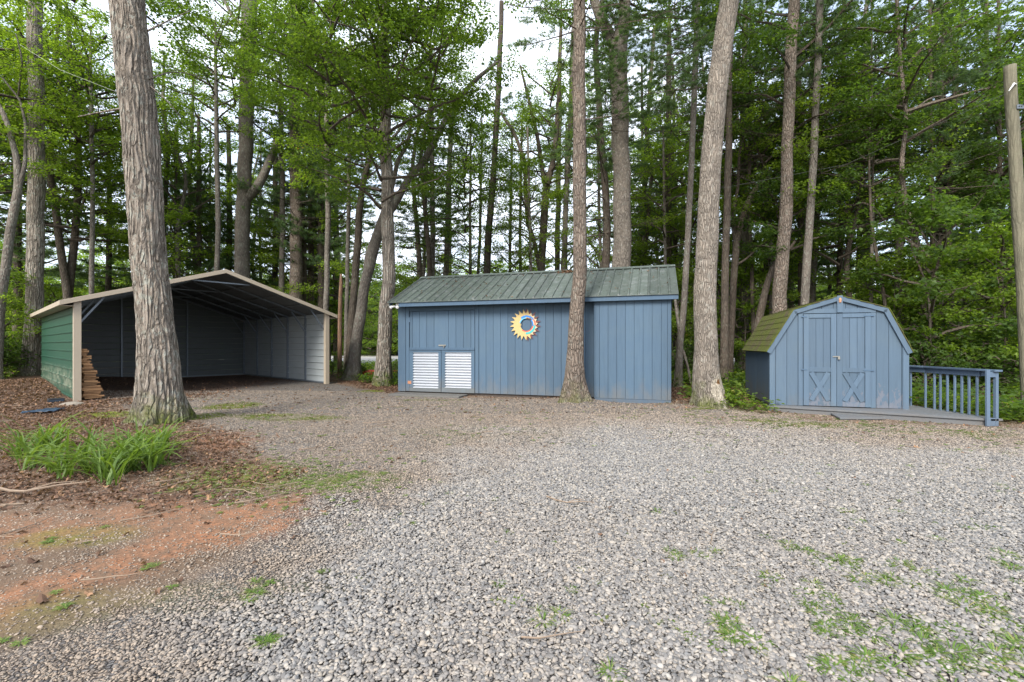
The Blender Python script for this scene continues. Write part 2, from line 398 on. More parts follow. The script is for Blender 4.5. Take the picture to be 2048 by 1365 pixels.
GRAVEL = gp((120, 1500), (330, 1230), (520, 1150), (720, 1010), (880, 915), (1020, 872), (1200, 842), (1500, 855), (2048, 905), (3200, 960), (3200, 2600), (-300, 3000))
DRIVE = gp((-400, 1700), (-100, 1330), (250, 1190), (560, 1060), (640, 985), (470, 880), (400, 845), (200, 812), (180, 780), (440, 744), (640, 762), (700, 772), (800, 792), (1190, 802), (1350, 812), (1500, 828), (1700, 846), (2000, 856), (3200, 885), (3200, 2900), (-300, 3200))
def blob(x, y, px, py, rx, ry, z=0):
    cx, cy = G(px, py, z); return ((x-cx)/rx)**2+((y-cy)/ry)**2
FIELD = [(-16, 30), (-10, 23.5), (-4, 22.5), (1, 27), (3, 30), (20, 33), (40, 50), (30, 120), (-60, 120), (-45, 50)]
def masks(x, y):
    n1 = fbm(x*1.1+3, y*1.1+9, 5)-.5; n2 = fbm(x*4.1+31, y*4.1+2, 4)-.5; n3 = fbm(x*.5+11, y*.5+7, 3)-.5
    wob = n1*1.0+n2*.45
    so = .4+.30*np.maximum(0, y-4); gravel = sstep(so, -so*1.2, sdpoly(x, y, GRAVEL)+wob*(1.5+.25*np.maximum(0, y-4)))
    drive = sstep(.15, -.25, sdpoly(x, y, DRIVE)+wob*.6)
    clay = np.maximum(np.maximum(sstep(.25, -.1, sdpoly(x, y, CLAY)+wob*.5), .75*sstep(.3, -.2, sdpoly(x, y, CLAY2)+wob*1.0)), .8*sstep(.2, -.1, sdpoly(x, y, CLAY3)+wob*.7))
    clay = np.maximum(clay, sstep(1.3, .5, blob(x, y, 1168, 800, .28, .16)+wob))
    clay = np.maximum(clay, .5*sstep(1.3, .3, blob(x, y, 1400, 818, .55, .3)+wob))
    litter = sstep(.3, -.25, sdpoly(x, y, LITTER)+wob*.8)
    forest = np.maximum(sstep(-.1, .6, sdpoly(x, y, DRIVE)+n1*.6)*sstep(9, 12.0, y+(np.abs(x)-5)*.5), sstep(-7.5, -9.5, x+n1)*sstep(4, 6, y))
    litter = np.maximum(litter, forest*.9)
    moss = np.zeros_like(np.asarray(x, float))
    for px, py, rx, ry, a in ((412, 838, .38, .5, 1.3), (215, 830, .75, .6, .85), (560, 835, 1.3, .5, .6), (470, 812, .7, .7, .7), (745, 782, .5, .4, .9), (860, 800, .9, .2, .35), (1640, 850, 1.2, .35, .45),
                              (1900, 866, 1.1, .35, .4), (1530, 842, .6, .3, .6), (1400, 822, .4, .12, .7), (150, 1075, .45, .22, .32), (120, 1220, .4, .3, .18), (420, 1190, .6, .2, .2), (620, 1170, .5, .2, .2), (730, 960, .6, .4, .4), (520, 950, .9, .6, .3), (1000, 870, 1.5, .8, .12)):
        moss = np.maximum(moss, a*sstep(1.2, .35, blob(x, y, px, py, rx, ry)+wob*1.6))
    moss = np.clip(moss*(.8+1.1*sstep(-.12, .12, n2)), 0, 1)
    field = sstep(1.5, -1.5, sdpoly(x, y, FIELD)+n3*4)
    meadow = sstep(38, 44, np.hypot(x, y)+n3*6)
    return dict(meadow=meadow, gravel=gravel, drive=drive, clay=clay*(1-.3*gravel), litter=litter*(1-gravel), moss=moss, field=field)
def gh(x, y):
    x = np.asarray(x, float); y = np.asarray(y, float)
    h = (fbm(x*.7, y*.7, 3)-.5)*.05*sstep(1, 4, np.hypot(x, y))
    h = h+.22*sstep(-10.5, -14, x+.35*(y-11))*sstep(8, 11, y)
    h = h+.10*np.exp(-((x-1.5)**2+(y-10.65)**2)/.55**2)+.06*np.exp(-((x+5.98)**2+(y-7.8)**2)/1.3**2)+.07*np.exp(-((x-4.25)**2+(y-9.95)**2)/.9**2)
    h = h+.06*np.exp(-((x+5.6)**2/6+(y-5.6)**2/1.6))
    return h
def ghs(x, y): return float(gh(np.array([x]), np.array([y]))[0])

def axis(lo, a, b, hi, d):
    mid = np.arange(a, b+1e-6, d); out = [b]; s = d
    while out[-1] < hi: s *= 1.22; out.append(out[-1]+s)
    low = [a]; s = d
    while low[-1] > lo: s *= 1.22; low.append(low[-1]-s)
    return np.concatenate([np.array(low[1:])[::-1], mid, np.array(out[1:])])
xs = axis(-500, -13, 13, 500, .085); ys = axis(-120, .9, 17, 700, .085)
X, Y = np.meshgrid(xs, ys); nx, ny = len(xs), len(ys)
Z = gh(X, Y)+(fbm(X*6, Y*6, 3)-.5)*.015
i = (np.arange(ny-1)[:, None]*nx+np.arange(nx-1)[None]).ravel()
F = np.stack([i, i+1, i+nx+1, i+nx], -1)
mk = masks(X.ravel(), Y.ravel())
m, t, b = mat('ground_soil')
A = {}
for k in mk:
    a = t.nodes.new('ShaderNodeAttribute'); a.attribute_name = k; A[k] = a.outputs['Fac']
v = wpos(t); fine = noise(t, v, 38, 6, .7); med = noise(t, v, 6, 6, .65); big = noise(t, v, 1.1, 4)
vor = N(t, 'TexVoronoi', Scale=42); vor.inputs['Randomness'].default_value = 1; t.links.new(v, vor.inputs['Vector'])
vor2 = N(t, 'TexVoronoi', Scale=42, feature='DISTANCE_TO_EDGE'); t.links.new(v, vor2.inputs['Vector'])
sv = N(t, 'SeparateColor'); t.links.new(vor.outputs['Color'], sv.inputs[0])
gcol = t.nodes.new('ShaderNodeValToRGB'); e = gcol.color_ramp.elements
for k in range(3): e.new(.5)
for k, (p, c) in enumerate([(0, (.11, .11, .115)), (.35, (.20, .195, .19)), (.6, (.28, .265, .245)), (.82, (.38, .34, .29)), (1, (.46, .42, .37))]): e[k].position = p; e[k].color = (*c, 1)
t.links.new(sv.outputs[0], gcol.inputs['Fac'])
gc = mixc(t, ramp(t, vor2.outputs['Distance'], 0, .13), (.06, .052, .045), gcol.outputs['Color'])
soil = mixc(t, fine, (.075, .05, .034), (.22, .155, .105))
clayc = mixc(t, ramp(t, fine, .3, .7), (.20, .09, .045), (.38, .19, .105))
lit = mixc(t, ramp(t, fine, .3, .7), (.035, .022, .016), (.14, .085, .058))
lit = mixc(t, mth(t, 'MULTIPLY', ramp(t, sv.outputs[1], .6, .8), .6), lit, (.26, .16, .10))
dirtg = mixc(t, ramp(t, mth(t, 'ADD', med, mth(t, 'MULTIPLY', big, .3)), .5, .78), gc, mixc(t, .5, soil, gc))
c = soil
c = mixc(t, A['drive'], c, dirtg)
c = mixc(t, A['litter'], c, lit)
c = mixc(t, mth(t, 'MULTIPLY', A['clay'], ramp(t, mth(t, 'ADD', med, mth(t, 'MULTIPLY', fine, .35)), .5, .8)), c, clayc)
c = mixc(t, A['gravel'], c, gc)
mossc = mixc(t, ramp(t, fine, .3, .7), (.06, .08, .01), (.21, .23, .025))
c = mixc(t, mth(t, 'MULTIPLY', A['moss'], ramp(t, mth(t, 'ADD', med, mth(t, 'MULTIPLY', fine, .4)), .3, .52)), c, mossc)
c = mixc(t, A['meadow'], c, mixc(t, med, (.07, .12, .02), (.14, .2, .04)))
c = mixc(t, A['field'], c, mixc(t, med, (.26, .25, .235), (.38, .36, .34)))
t.links.new(c, b.inputs['Base Color']); b.inputs['Roughness'].default_value = .95; b.inputs['Specular IOR Level'].default_value = .2
hh = mth(t, 'ADD', mth(t, 'MULTIPLY', ramp(t, vor2.outputs['Distance'], 0, .2), mth(t, 'MAXIMUM', A['drive'], A['gravel'])), mth(t, 'MULTIPLY', fine, .8))
bump(t, b, hh, .9, .018); M['ground'] = m
V = np.stack([X.ravel(), Y.ravel(), Z.ravel()], -1)
gme = np_mesh('ground', V, F, [m], smooth=True, attrs=mk)
tag(link('ground', gme), kind='structure')

# ---------------------------------------------------------------- scattering (uncountable stuff only)
def scatter(name, protos, pts, rot, scl, idx, label=None, tone=None, cat=None):
    col = bpy.data.collections.new(name+'_sources')
    for p in protos: col.objects.link(p)
    me = bpy.data.meshes.new(name); me.vertices.add(len(pts)); me.vertices.foreach_set('co', np.asarray(pts, np.float32).ravel())
    for n, a in (('rot', rot), ('scl', scl)):
        at = me.attributes.new(n, 'FLOAT_VECTOR', 'POINT'); at.data.foreach_set('vector', np.asarray(a, np.float32).ravel())
    at = me.attributes.new('pick', 'INT', 'POINT'); at.data.foreach_set('value', np.asarray(idx, np.int32))
    at = me.attributes.new('tone', 'FLOAT', 'POINT'); at.data.foreach_set('value', np.asarray(tone if tone is not None else np.zeros(len(pts)), np.float32))
    o = link(name, me)
    g = bpy.data.node_groups.new(name, 'GeometryNodeTree')
    g.interface.new_socket('Geometry', in_out='INPUT', socket_type='NodeSocketGeometry')
    g.interface.new_socket('Geometry', in_out='OUTPUT', socket_type='NodeSocketGeometry')
    gi = g.nodes.new('NodeGroupInput'); go = g.nodes.new('NodeGroupOutput')
    ip = g.nodes.new('GeometryNodeInstanceOnPoints'); ci = g.nodes.new('GeometryNodeCollectionInfo')
    ci.inputs['Collection'].default_value = col; ci.inputs['Separate Children'].default_value = True; ci.inputs['Reset Children'].default_value = True
    def na(n, ty):
        q = g.nodes.new('GeometryNodeInputNamedAttribute'); q.data_type = ty; q.inputs['Name'].default_value = n; return [s for s in q.outputs if s.enabled and s.name == 'Attribute'][0]
    l = g.links.new
    l(gi.outputs[0], ip.inputs['Points']); l(ci.outputs[0], ip.inputs['Instance']); ip.inputs['Pick Instance'].default_value = True
    l(na('pick', 'INT'), ip.inputs['Instance Index']); l(na('scl', 'FLOAT_VECTOR'), ip.inputs['Scale'])
    er = g.nodes.new('FunctionNodeEulerToRotation'); l(na('rot', 'FLOAT_VECTOR'), er.inputs[0]); l(er.outputs[0], ip.inputs['Rotation'])
    l(ip.outputs[0], go.inputs[0])
    md = o.modifiers.new('scatter', 'NODES'); md.node_group = g
    tag(o, label, cat, kind='stuff'); return o
def proto(name, me): return bpy.data.objects.new(name, me)

import bmesh
rs = np.random.RandomState(11)
pebbles = []
for k in range(8):
    bm = bmesh.new(); bmesh.ops.create_icosphere(bm, subdivisions=2 if k < 8 else 1, radius=.5)
    q = rs.rand(3)*10
    cuts = [Vector(rs.randn(3)).normalized() for _ in range(7)]
    for vv in bm.verts:
        p = vv.co.copy()
        for cdir in cuts:
            dd = p.dot(cdir)
            if dd > .36: p -= cdir*(dd-.36)*.85
        vv.co = Vector((p.x*1.2, p.y*.92, p.z*.5))
    me = bpy.data.meshes.new('pebble'); bm.to_mesh(me); bm.free(); me.materials.append(M['pebble'])
    me.polygons.foreach_set('use_smooth', [True]*len(me.polygons)); pebbles.append(proto('pebble_%d' % k, me))
PP = []; SS = []; TT = []
for y0, y1, dens, sz in ((1.55, 3.2, 8200, .0172), (3.2, 6.0, 5600, .0188), (6.0, 9.0, 2900, .0228), (9.0, 13.5, 1100, .029)):
    hw = 1.16*y1+.9; n = int((y1-y0)*2*hw*dens)
    x = rs.uniform(-hw, hw, n); y = rs.uniform(y0, y1, n)
    keep = np.abs(x) < 1.16*y+.9; x, y = x[keep], y[keep]
    mk2 = masks(x, y)
    cover = np.maximum(mk2['gravel'], mk2['drive']*(.38+.4*fbm(x*2, y*2, 3)+.25*sstep(-3, 0, x)))
    cover = np.maximum(cover, (.14+.35*sstep(.45, .7, fbm(x*2.5+8, y*2.5, 3)))*(1-.6*mk2['litter']))*(1-.75*mk2['moss']*(1-.5*mk2['gravel']))*(1-.55*mk2['clay'])
    keep = rs.rand(len(x)) < cover**.8; x, y = x[keep], y[keep]; g_ = mk2['gravel'][keep]
    s = sz*np.exp(rs.randn(len(x))*.27)*(.6+.4*g_)
    z = gh(x, y)+rs.rand(len(x))*.012*g_+.002
    PP.append(np.stack([x, y, z], -1)); SS.append(np.stack([s*rs.uniform(.85, 1.2, len(x)), s, s], -1)); TT.append(np.clip((1-g_)*.74+.14+.30*sstep(5.5, 10, y)*g_+(fbm(x*.7+4, y*.7, 3)-.5)*.35*g_+rs.randn(len(x))*.08, 0, .92))
PP = np.vstack(PP); SS = np.vstack(SS); TT = np.concatenate(TT); n = len(PP)
scatter('gravel', pebbles, PP, np.stack([rs.randn(n)*.35, rs.randn(n)*.35, rs.rand(n)*6.28], -1), SS, rs.randint(0, 8, n), 'grey and tan rounded pebbles of the driveway', TT)
print('pebbles', n)

# generic leaf quads -------------------------------------------------
def leaves(C, U, Nn, S, wid=.42, fold=.12, droop=0.0):
    """4-vert folded leaves. C base, U direction, Nn normal, S length"""
    U = U/(np.linalg.norm(U, axis=1)[:, None]+1e-9); W = np.cross(U, Nn); W /= (np.linalg.norm(W, axis=1)[:, None]+1e-9); Q = np.cross(W, U)
    S = S[:, None]; n = len(C)
    tip = C+U*S-Q*S*droop
    l = C+U*S*.45+W*S*wid+Q*S*fold; r = C+U*S*.45-W*S*wid+Q*S*fold
    V = np.stack([C, l, tip, r], 1).reshape(-1, 3)
    b = np.arange(n)[:, None]*4
    T = np.concatenate([b+np.array([[0, 1, 2]]), b+np.array([[0, 2, 3]])], 1).reshape(-1, 3)
    return V, T
def rv4(r, n, k=4): return np.repeat(r, k)

# ================================================================= crowns
def shape_mesh(name, parts, mats):
    """parts: list of (V, T, material, rv)"""
    Vs, Ts, Ms, Rs = [], [], [], []; o = 0
    for V, T, mi, rv in parts:
        Vs.append(V); Ts.append(T+o); Ms.append(np.full(len(T), mi)); Rs.append(rv if rv is not None else np.full(len(V), .5)); o += len(V)
    return np_mesh(name, np.vstack(Vs), np.vstack(Ts), mats, np.concatenate(Ms), attrs={'rv': np.concatenate(Rs)})

def broad_crown(name, seed, H, R, nl, n_limb, leafm, size=.11, barkm='bark_dark', thin=1.0, flat=.4, spray=.34):
    rs = np.random.RandomState(seed); parts = []; cent = []; dirs = []
    for k in range(n_limb):
        u = (k+rs.rand())/n_limb; z0 = H*u*.82; az = k*2.4+rs.rand()*.9
        prof = (.55+.9*math.sin(min(1, u*.85+.18)*PI)**.8)*R*.75
        Ln = prof*rs.uniform(.7, 1.15); el = rs.uniform(.05, .5)+u*.5
        tt = np.linspace(0, 1, 7); bend = rs.uniform(-.25, .25)
        a = az+bend*tt*2
        pts = np.stack([np.cos(a)*Ln*tt*np.cos(el), np.sin(a)*Ln*tt*np.cos(el), z0+Ln*(np.sin(el)*tt)-.12*Ln*tt**2+rs.randn(7)*.05], -1)
        r0 = .045*Ln/3+.012
        V, T = tube_tris(pts, np.linspace(r0, .006, 7), 4); parts.append((V, T, 0, None))
        ns = max(4, int(Ln*3.0))
        for s in range(ns):
            q = rs.uniform(.28, 1.0); bi = q*6; i0 = min(5, int(bi)); base = pts[i0]+(pts[i0+1]-pts[i0])*(bi-i0)
            sd = az+rs.choice([-1, 1])*rs.uniform(.5, 1.3); ll = Ln*rs.uniform(.18, .42)*(1.15-q*.5)
            end = base+np.array([cos(sd)*ll, sin(sd)*ll, ll*rs.uniform(-.1, .35)])
            mid = (base+end)/2+rs.randn(3)*.04
            V, T = tube_tris([base, mid, end], [.010, .007, .003], 3); parts.append((V, T, 0, None))
            for w_ in (.4, .7, 1.0):
                cent.append(base+(end-base)*w_+rs.randn(3)*.06); dirs.append(sd)
    cent = np.array(cent); dirs = np.array(dirs); m_ = len(cent)
    per = max(3, int(nl/m_)); idx = np.repeat(np.arange(m_), per)
    wgt = rs.rand(m_)*1.3+.1; keep = rs.rand(len(idx)) < wgt[idx]*thin; idx = idx[keep]; n = len(idx)
    th = rs.rand(n)*6.283; rr = np.sqrt(rs.rand(n))*spray*(.7+.6*rs.rand(m_)[idx])
    C = cent[idx]+np.stack([np.cos(th)*rr, np.sin(th)*rr, rs.randn(n)*.07-rr*.18], -1)
    U = np.stack([np.cos(th+rs.randn(n)*.6), np.sin(th+rs.randn(n)*.6), rs.randn(n)*.35-.25], -1)
    Nn = np.stack([rs.randn(n)*flat, rs.randn(n)*flat, np.ones(n)], -1)
    S = size*rs.uniform(.65, 1.25, n)
    V, T = leaves(C, U, Nn, S, .40, .10, .15)
    clr = np.clip(.48+.22*rs.randn(m_)[idx]+.2*rs.randn(n), 0, 1); bright = rs.rand(n) < .01; clr[bright] = 1.0; clr[~bright] = np.minimum(clr[~bright], .90)
    parts.append((V, T, 1, np.repeat(clr, 4)))
    return shape_mesh(name, parts, [M[barkm], M[leafm]])

def pine_crown(name, seed, H, R, dead=.22, dens=1.0, step=.62):
    rs = np.random.RandomState(seed); parts = []; tc_, td_ = [], []
    z = 0.0
    while z < H:
        u = z/H; nb = rs.randint(4, 7); a0 = rs.rand()*6.28
        for k in range(nb):
            Ln = R*(1-u)**.55*rs.uniform(.55, 1.1)*(1 if u > .1 else .8); az = a0+k*6.283/nb+rs.randn()*.25
            el = -.12+.5*u+rs.randn()*.08; tt = np.linspace(0, 1, 5)
            pts = np.stack([np.cos(az)*Ln*tt, np.sin(az)*Ln*tt, z+Ln*(el*tt+.12*tt**2)+rs.randn(5)*.03*tt], -1)
            V, T = tube_tris(pts, np.linspace(.022, .005, 5), 3); parts.append((V, T, 0, None))
            isdead = u < dead and rs.rand() < .8
            ns = int(Ln*7*dens)+2
            for s in range(ns):
                q = rs.uniform(.22, 1); bi = q*4; i0 = min(3, int(bi)); base = pts[i0]+(pts[i0+1]-pts[i0])*(bi-i0)
                sd = az+rs.choice([-1, 1])*rs.uniform(.5, 1.0); ll = Ln*rs.uniform(.12, .3)*(1.2-.6*q)
                end = base+np.array([cos(sd)*ll, sin(sd)*ll, ll*rs.uniform(-.1, .2)])
                V, T = tube_tris([base, end], [.006, .002], 3); parts.append((V, T, 0, None))
                if isdead: continue
                for w_ in np.arange(.35, 1.01, .16): tc_.append(base+(end-base)*w_); td_.append(end-base)
        z += step*rs.uniform(.7, 1.3)
    tc_ = np.array(tc_); td_ = np.array(td_); td_ /= np.linalg.norm(td_, axis=1)[:, None]; m_ = len(tc_)
    per = 8; idx = np.repeat(np.arange(m_), per); n = len(idx)
    U = td_[idx]*.7+rs.randn(n, 3)*.55; U /= np.linalg.norm(U, axis=1)[:, None]
    W = np.cross(U, rs.randn(n, 3)); W /= np.linalg.norm(W, axis=1)[:, None]
    C = tc_[idx]+rs.randn(n, 3)*.02; S = rs.uniform(.10, .19, n)[:, None]
    V = np.stack([C-W*.009, C+W*.009, C+U*S], 1).reshape(-1, 3); T = np.arange(3*n).reshape(-1, 3)
    clr = np.clip(.45+.28*rs.randn(m_)[idx]*.6+.2*rs.randn(n), 0, 1)
    parts.append((V, T, 1, np.repeat(clr, 3)))
    return shape_mesh(name, parts, [M['bark_dark'], M['needle']])

CR = {}
CR['oak'] = [broad_crown('crown', 20+k, 8.5, 3.6, 20000, 24, 'leaf_oak', .105) for k in range(3)]
CR['maple'] = [broad_crown('crown', 30+k, 8.0, 3.3, 16000, 22, 'leaf_maple', .10) for k in range(3)]
CR['dark'] = [broad_crown('crown', 40+k, 8.5, 3.3, 14500, 22, 'leaf_dark', .105) for k in range(2)]
CR['thin'] = [broad_crown('crown', 36+k, 6.5, 3.0, 8000, 20, 'leaf_maple', .10, spray=.3) for k in range(3)]
CR['sapling'] = [broad_crown('crown', 50+k, 3.6, 1.7, 7000, 15, 'leaf_maple', .088, spray=.26) for k in range(3)]
CR['sapdark'] = [broad_crown('crown', 60+k, 3.6, 1.8, 7000, 15, 'leaf_dark', .092, spray=.26) for k in range(2)]
CR['shrub'] = [broad_crown('crown', 70+k, 1.15, .95, 2000, 14, 'leaf_maple', .085, spray=.2) for k in range(2)]+[broad_crown('crown', 75, 1.2, 1.0, 2000, 14, 'leaf_dark', .09, spray=.2)]
CR['pine'] = [pine_crown('crown', 80+k, 12.5, 2.9, dens=.85, step=.7) for k in range(3)]
CR['pinegap'] = [pine_crown('crown', 95+k, 11, 2.6, dead=.35, dens=.5, step=.7) for k in range(2)]
CR['pinelow'] = [pine_crown('crown', 90+k, 8.0, 2.6, dead=.05, dens=1.25, step=.5) for k in range(2)]
print('tris in crowns', sum(len(m.polygons) for l in CR.values() for m in l))

# ================================================================= trunks
def trunk_mesh(name, pts, rads, matn, segs=14, flare=.45, lobes=5, seed=0, top=None, ridge=0.0, step=None, taper_to=.3, base_z=None):
    """pts world Vectors bottom->top (relative to the root), smooth interpolated"""
    rs = np.random.RandomState(seed)
    P0 = np.array([list(p) for p in pts], float); R0 = np.array(rads, float)
    if top is not None and P0[-1, 2] < top:
        d = P0[-1]-P0[-2]; d = d/np.linalg.norm(d); d = (d+np.array([0, 0, 1.2])); d /= np.linalg.norm(d); k = (top-P0[-1, 2])/max(.2, d[2])
        P0 = np.vstack([P0, P0[-1]+d*k*.5, P0[-1]+d*k]); R0 = np.append(R0, [R0[-1]*.68, R0[-1]*taper_to])
    s = np.concatenate([[0], np.cumsum(np.linalg.norm(np.diff(P0, axis=0), axis=1))])
    st = step or .25; ss = np.arange(0, s[-1]+st*.5, st)
    if base_z is not None and flare: ss = np.unique(np.concatenate([np.linspace(0, min(1.0, s[-1]), 12), ss[ss > 1.0]]))
    def ci(vals):  # smooth interpolation
        out = np.interp(ss, s, vals); k = max(1, int(.35/st)); ker = np.ones(2*k+1)/(2*k+1)
        pad = np.concatenate([np.full(k, out[0]), out, np.full(k, out[-1])]); o2 = np.convolve(pad, ker, 'valid'); o2[0] = out[0]; return o2
    Q = np.stack([ci(P0[:, j]) for j in range(3)], -1); r = ci(R0)
    Q[1:, 0] += (vnoise(ss[1:]*.9+seed*3.1, np.full(len(ss)-1, .5))-.5)*r[1:]*.5
    ph = rs.rand(3)*6.28
    def fl(p, a):
        h = np.maximum(0, p[:, 2]-p[0, 2])[:, None]; A_ = a[None]
        f = 1+flare*np.exp(-h/(.28+rads[0]*.5))*(1+.55*np.cos(lobes*A_+ph[0])+.3*np.cos(3*A_+ph[1]))
        f = f*(1+.03*np.cos(2*A_+ph[2]+h*.5)+.035*(vnoise(h*3+0*A_, A_*1.5+seed)-.5)*2)
        if ridge:
            n_ = 26
            x = A_*n_/6.283+.9*(vnoise(h*2.2+0*A_, A_*2+7)-.5)*2
            cell = np.abs((x % 1)-.5)*2
            brk = vnoise(h*9+np.floor(x)*7.7, A_*0+3)
            f = f*(1+ridge*(sstep(.95, .35, cell)*(.55+.6*brk)-.5))
        return f
    V, F = tube(Q, r, segs, cap=True, flare=fl if (flare or ridge) else None)
    me = bpy.data.meshes.new(name); me.from_pydata([tuple(p) for p in V], [], F); me.materials.append(M[matn])
    me.polygons.foreach_set('use_smooth', [True]*len(me.polygons)); me.update(); return me, Q, r

def copy_tree(o, parent=None):
    c = o.copy(); scene.collection.objects.link(c); c.parent = parent
    for ch in list(o.children): copy_tree(ch, c)
    return c
def add_crown(root, kind, loc, scale=1.0, rot=None, i=None, name='crown'):
    l = CR[kind]; me = l[(rnd.randrange(len(l)) if i is None else i) % len(l)]
    c = link(name, me, root, loc); c.rotation_euler = (0, 0, rnd.random()*6.28 if rot is None else rot)
    c.scale = (scale,)*3 if not isinstance(scale, tuple) else scale; return c

def tree(name, label, Yd, line, matn, cat='tree', crowns=(), limbs=(), segs=14, top=18, ridge=0, flare=.45, group=None, seed=1, step=None, base=None, taper=.35):
    """line: (px,py,width px) bottom to top at distance Yd; crowns: (kind, px, z0, scale, dY)"""
    kc = FPX/math.hypot(FPX, line[0][0]-1024)   # a round trunk off the axis looks wider than it is
    pts = [P(px, py, Yd+(l[0] if l else 0)) for px, py, wd, *l in line]; rads = [wd*kc/2/FPX*Yd for _, _, wd, *l in line]
    gz = ghs(pts[0].x, pts[0].y)
    if base is None:
        if pts[0].z > gz+.15: pts.insert(0, Vector((pts[0].x, pts[0].y, gz-.08))); rads.insert(0, rads[0]*1.08)
        else: pts[0].z = gz-.08
    o = Vector((pts[0].x, pts[0].y, gz))
    root = thing(name, label, cat, o, 0, group)
    me, Q, r = trunk_mesh('trunk', [p-o for p in pts], rads, matn, segs, flare, 5, seed, top, ridge, step, taper)
    link('trunk', me, root)
    for lb in limbs:
        lp = [P(px, py, Yd+(l[0] if l else 0))-o for px, py, wd, *l in lb]; lr = [wd*kc/2/FPX*Yd for _, _, wd, *l in lb]
        me, _, _ = trunk_mesh('limb', lp, lr, matn, max(7, segs//2), 0, 5, seed+3, None, 0, .2); link('limb', me, root)
    for c in crowns:
        kind, px, z0, sc, dY = c
        add_crown(root, kind, Vector(((px-1024)/FPX*(Yd+dY), Yd+dY, z0))-o, sc)
    return root

# front and middle trees measured from the photograph
tree('oak_tree', 'very thick ridged oak trunk standing in front of the carport opening', 7.74,
     [(321, 852, 106), (319, 800, 92), (315, 700, 80), (306, 600, 73), (300, 500, 71), (284, 300, 71), (270, 150, 71), (256, 0, 70), (246, -150, 67)], 'bark_oak', segs=156, ridge=.085, seed=3, flare=.34, step=.05, top=15,
     limbs=[[(296, 62, 5), (340, 40, 3, .3), (385, 20, 2, .5)], [(298, 158, 4), (350, 140, 2.5, .5), (420, 160, 1.5, .8)], [(262, 215, 8), (215, 222, 4), (150, 235, 2)], [(300, 172, 4), (335, 200, 3), (365, 240, 2, .3)]],
     crowns=[('oak', 250, 9.5, 1.0, 0), ('oak', 150, 9.4, .9, 3.0)])
tree('oak_tree', 'straight grey-brown trunk beside the far end of the green carport wall', 17.0,
     [(63, 757, 45), (66, 650, 39), (72, 480, 37), (72, 250, 36), (71, 0, 33)], 'bark_oak', segs=40, seed=5, crowns=[('maple', 80, 8.8, 1.1, 2.5)], step=.15)
tree('curved_tree', 'curved forked trunk at the left edge left of the straight trunk', 15.0,
     [(-8, 770, 26), (-2, 640, 24), (10, 540, 23), (24, 440, 22), (37, 375, 21), (32, 310, 15), (10, 230, 12), (-20, 180, 10)], 'bark_grey', seed=6, top=None,
     limbs=[[(38, 380, 12), (50, 330, 10), (52, 250, 8, .5), (40, 200, 6, 1), (0, 150, 5, 1)], [(37, 190, 5, 1), (45, 120, 4), (30, 60, 3)]], crowns=[('maple', -10, 6.3, .8, 2), ('maple', -60, 8, .9, 0)])
tree('dark_tree', 'dark crooked trunk behind the thick left trunk with a raised fork', 20.0,
     [(140, 760, 22), (134, 590, 18), (116, 450, 17), (98, 340, 17), (104, 260, 15), (122, 190, 12), (112, 100, 9), (120, 20, 7)], 'bark_dark', seed=7, top=18,
     limbs=[[(120, 200, 10), (150, 150, 9), (180, 110, 7, -.5), (215, 70, 5, -1)], [(100, 235, 7), (150, 225, 6), (190, 190, 4), (235, 180, 3)]], crowns=[('maple', 150, 5.8, 1.1, 0), ('oak', 60, 9, 1.1, 2)])
tree('dark_tree', 'dim trunk seen between the two leftmost trunks', 22.0, [(38, 760, 24), (36, 600, 22), (34, 400, 20), (40, 200, 16)], 'bark_dark', seed=8, crowns=[('oak', 30, 6.5, 1.2, 1)])
tree('broken_limb_tree', 'grey trunk rising behind the carport with a thick snapped limb on its side', 22.5,
     [(482, 640, 33), (485, 540, 32), (487, 400, 31), (492, 250, 30), (497, 130, 31), (502, 0, 33)], 'bark_grey', segs=28, seed=9,
     limbs=[[(490, 400, 22), (508, 382, 20), (528, 350, 18), (545, 310, 16), (556, 276, 11)], [(490, 60, 12), (462, 30, 8), (440, -20, 6)], [(485, 150, 9), (470, 100, 5), (466, 90, 4)]], crowns=[('oak', 470, 13, 1.0, 1)], step=.2)
tree('pine_tree', 'reddish pine trunk above the right slope of the carport roof', 24.0, [(592, 700, 28), (592, 500, 26), (591, 200, 22), (590, 0, 20)], 'bark_pine', seed=10, crowns=[('pine', 590, 7, 1.1, 0)])
tree('pine_tree', 'slim dark pine trunk just right of the reddish pine', 26.0, [(622, 700, 13), (622, 400, 12), (625, 0, 10)], 'bark_dark', seed=11, crowns=[('pine', 622, 6, 1.0, 0)])
tree('pine_tree', 'second slim dark pine above the carport roof end', 25.0, [(643, 700, 15), (643, 400, 13), (641, 100, 11)], 'bark_dark', seed=12, crowns=[('pinelow', 643, 5, 1.1, 0)])
tree('dead_snag', 'short reddish broken snag right of the carport', 19.0, [(680, 754, 10), (680, 650, 9), (683, 560, 8), (682, 546, 3)], 'bark_snag', 'dead tree', seed=13, top=None, flare=.15)
tree('slender_tree', 'thin straight green-grey trunk behind the reddish snag', 20.5, [(693, 750, 11), (694, 600, 9), (697, 400, 8), (700, 200, 7)], 'bark_grey', seed=14, crowns=[('pinelow', 700, 7, .9, 0)])
tree('dark_tree', 'dark wavy trunk behind the leaning forked trunk', 19.0, [(698, 752, 20), (703, 640, 16), (709, 560, 15), (714, 500, 15), (718, 430, 14), (728, 360, 12), (745, 310, 9), (752, 200, 7)], 'bark_dark', seed=15, crowns=[('maple', 730, 7.5, .8, 0)])
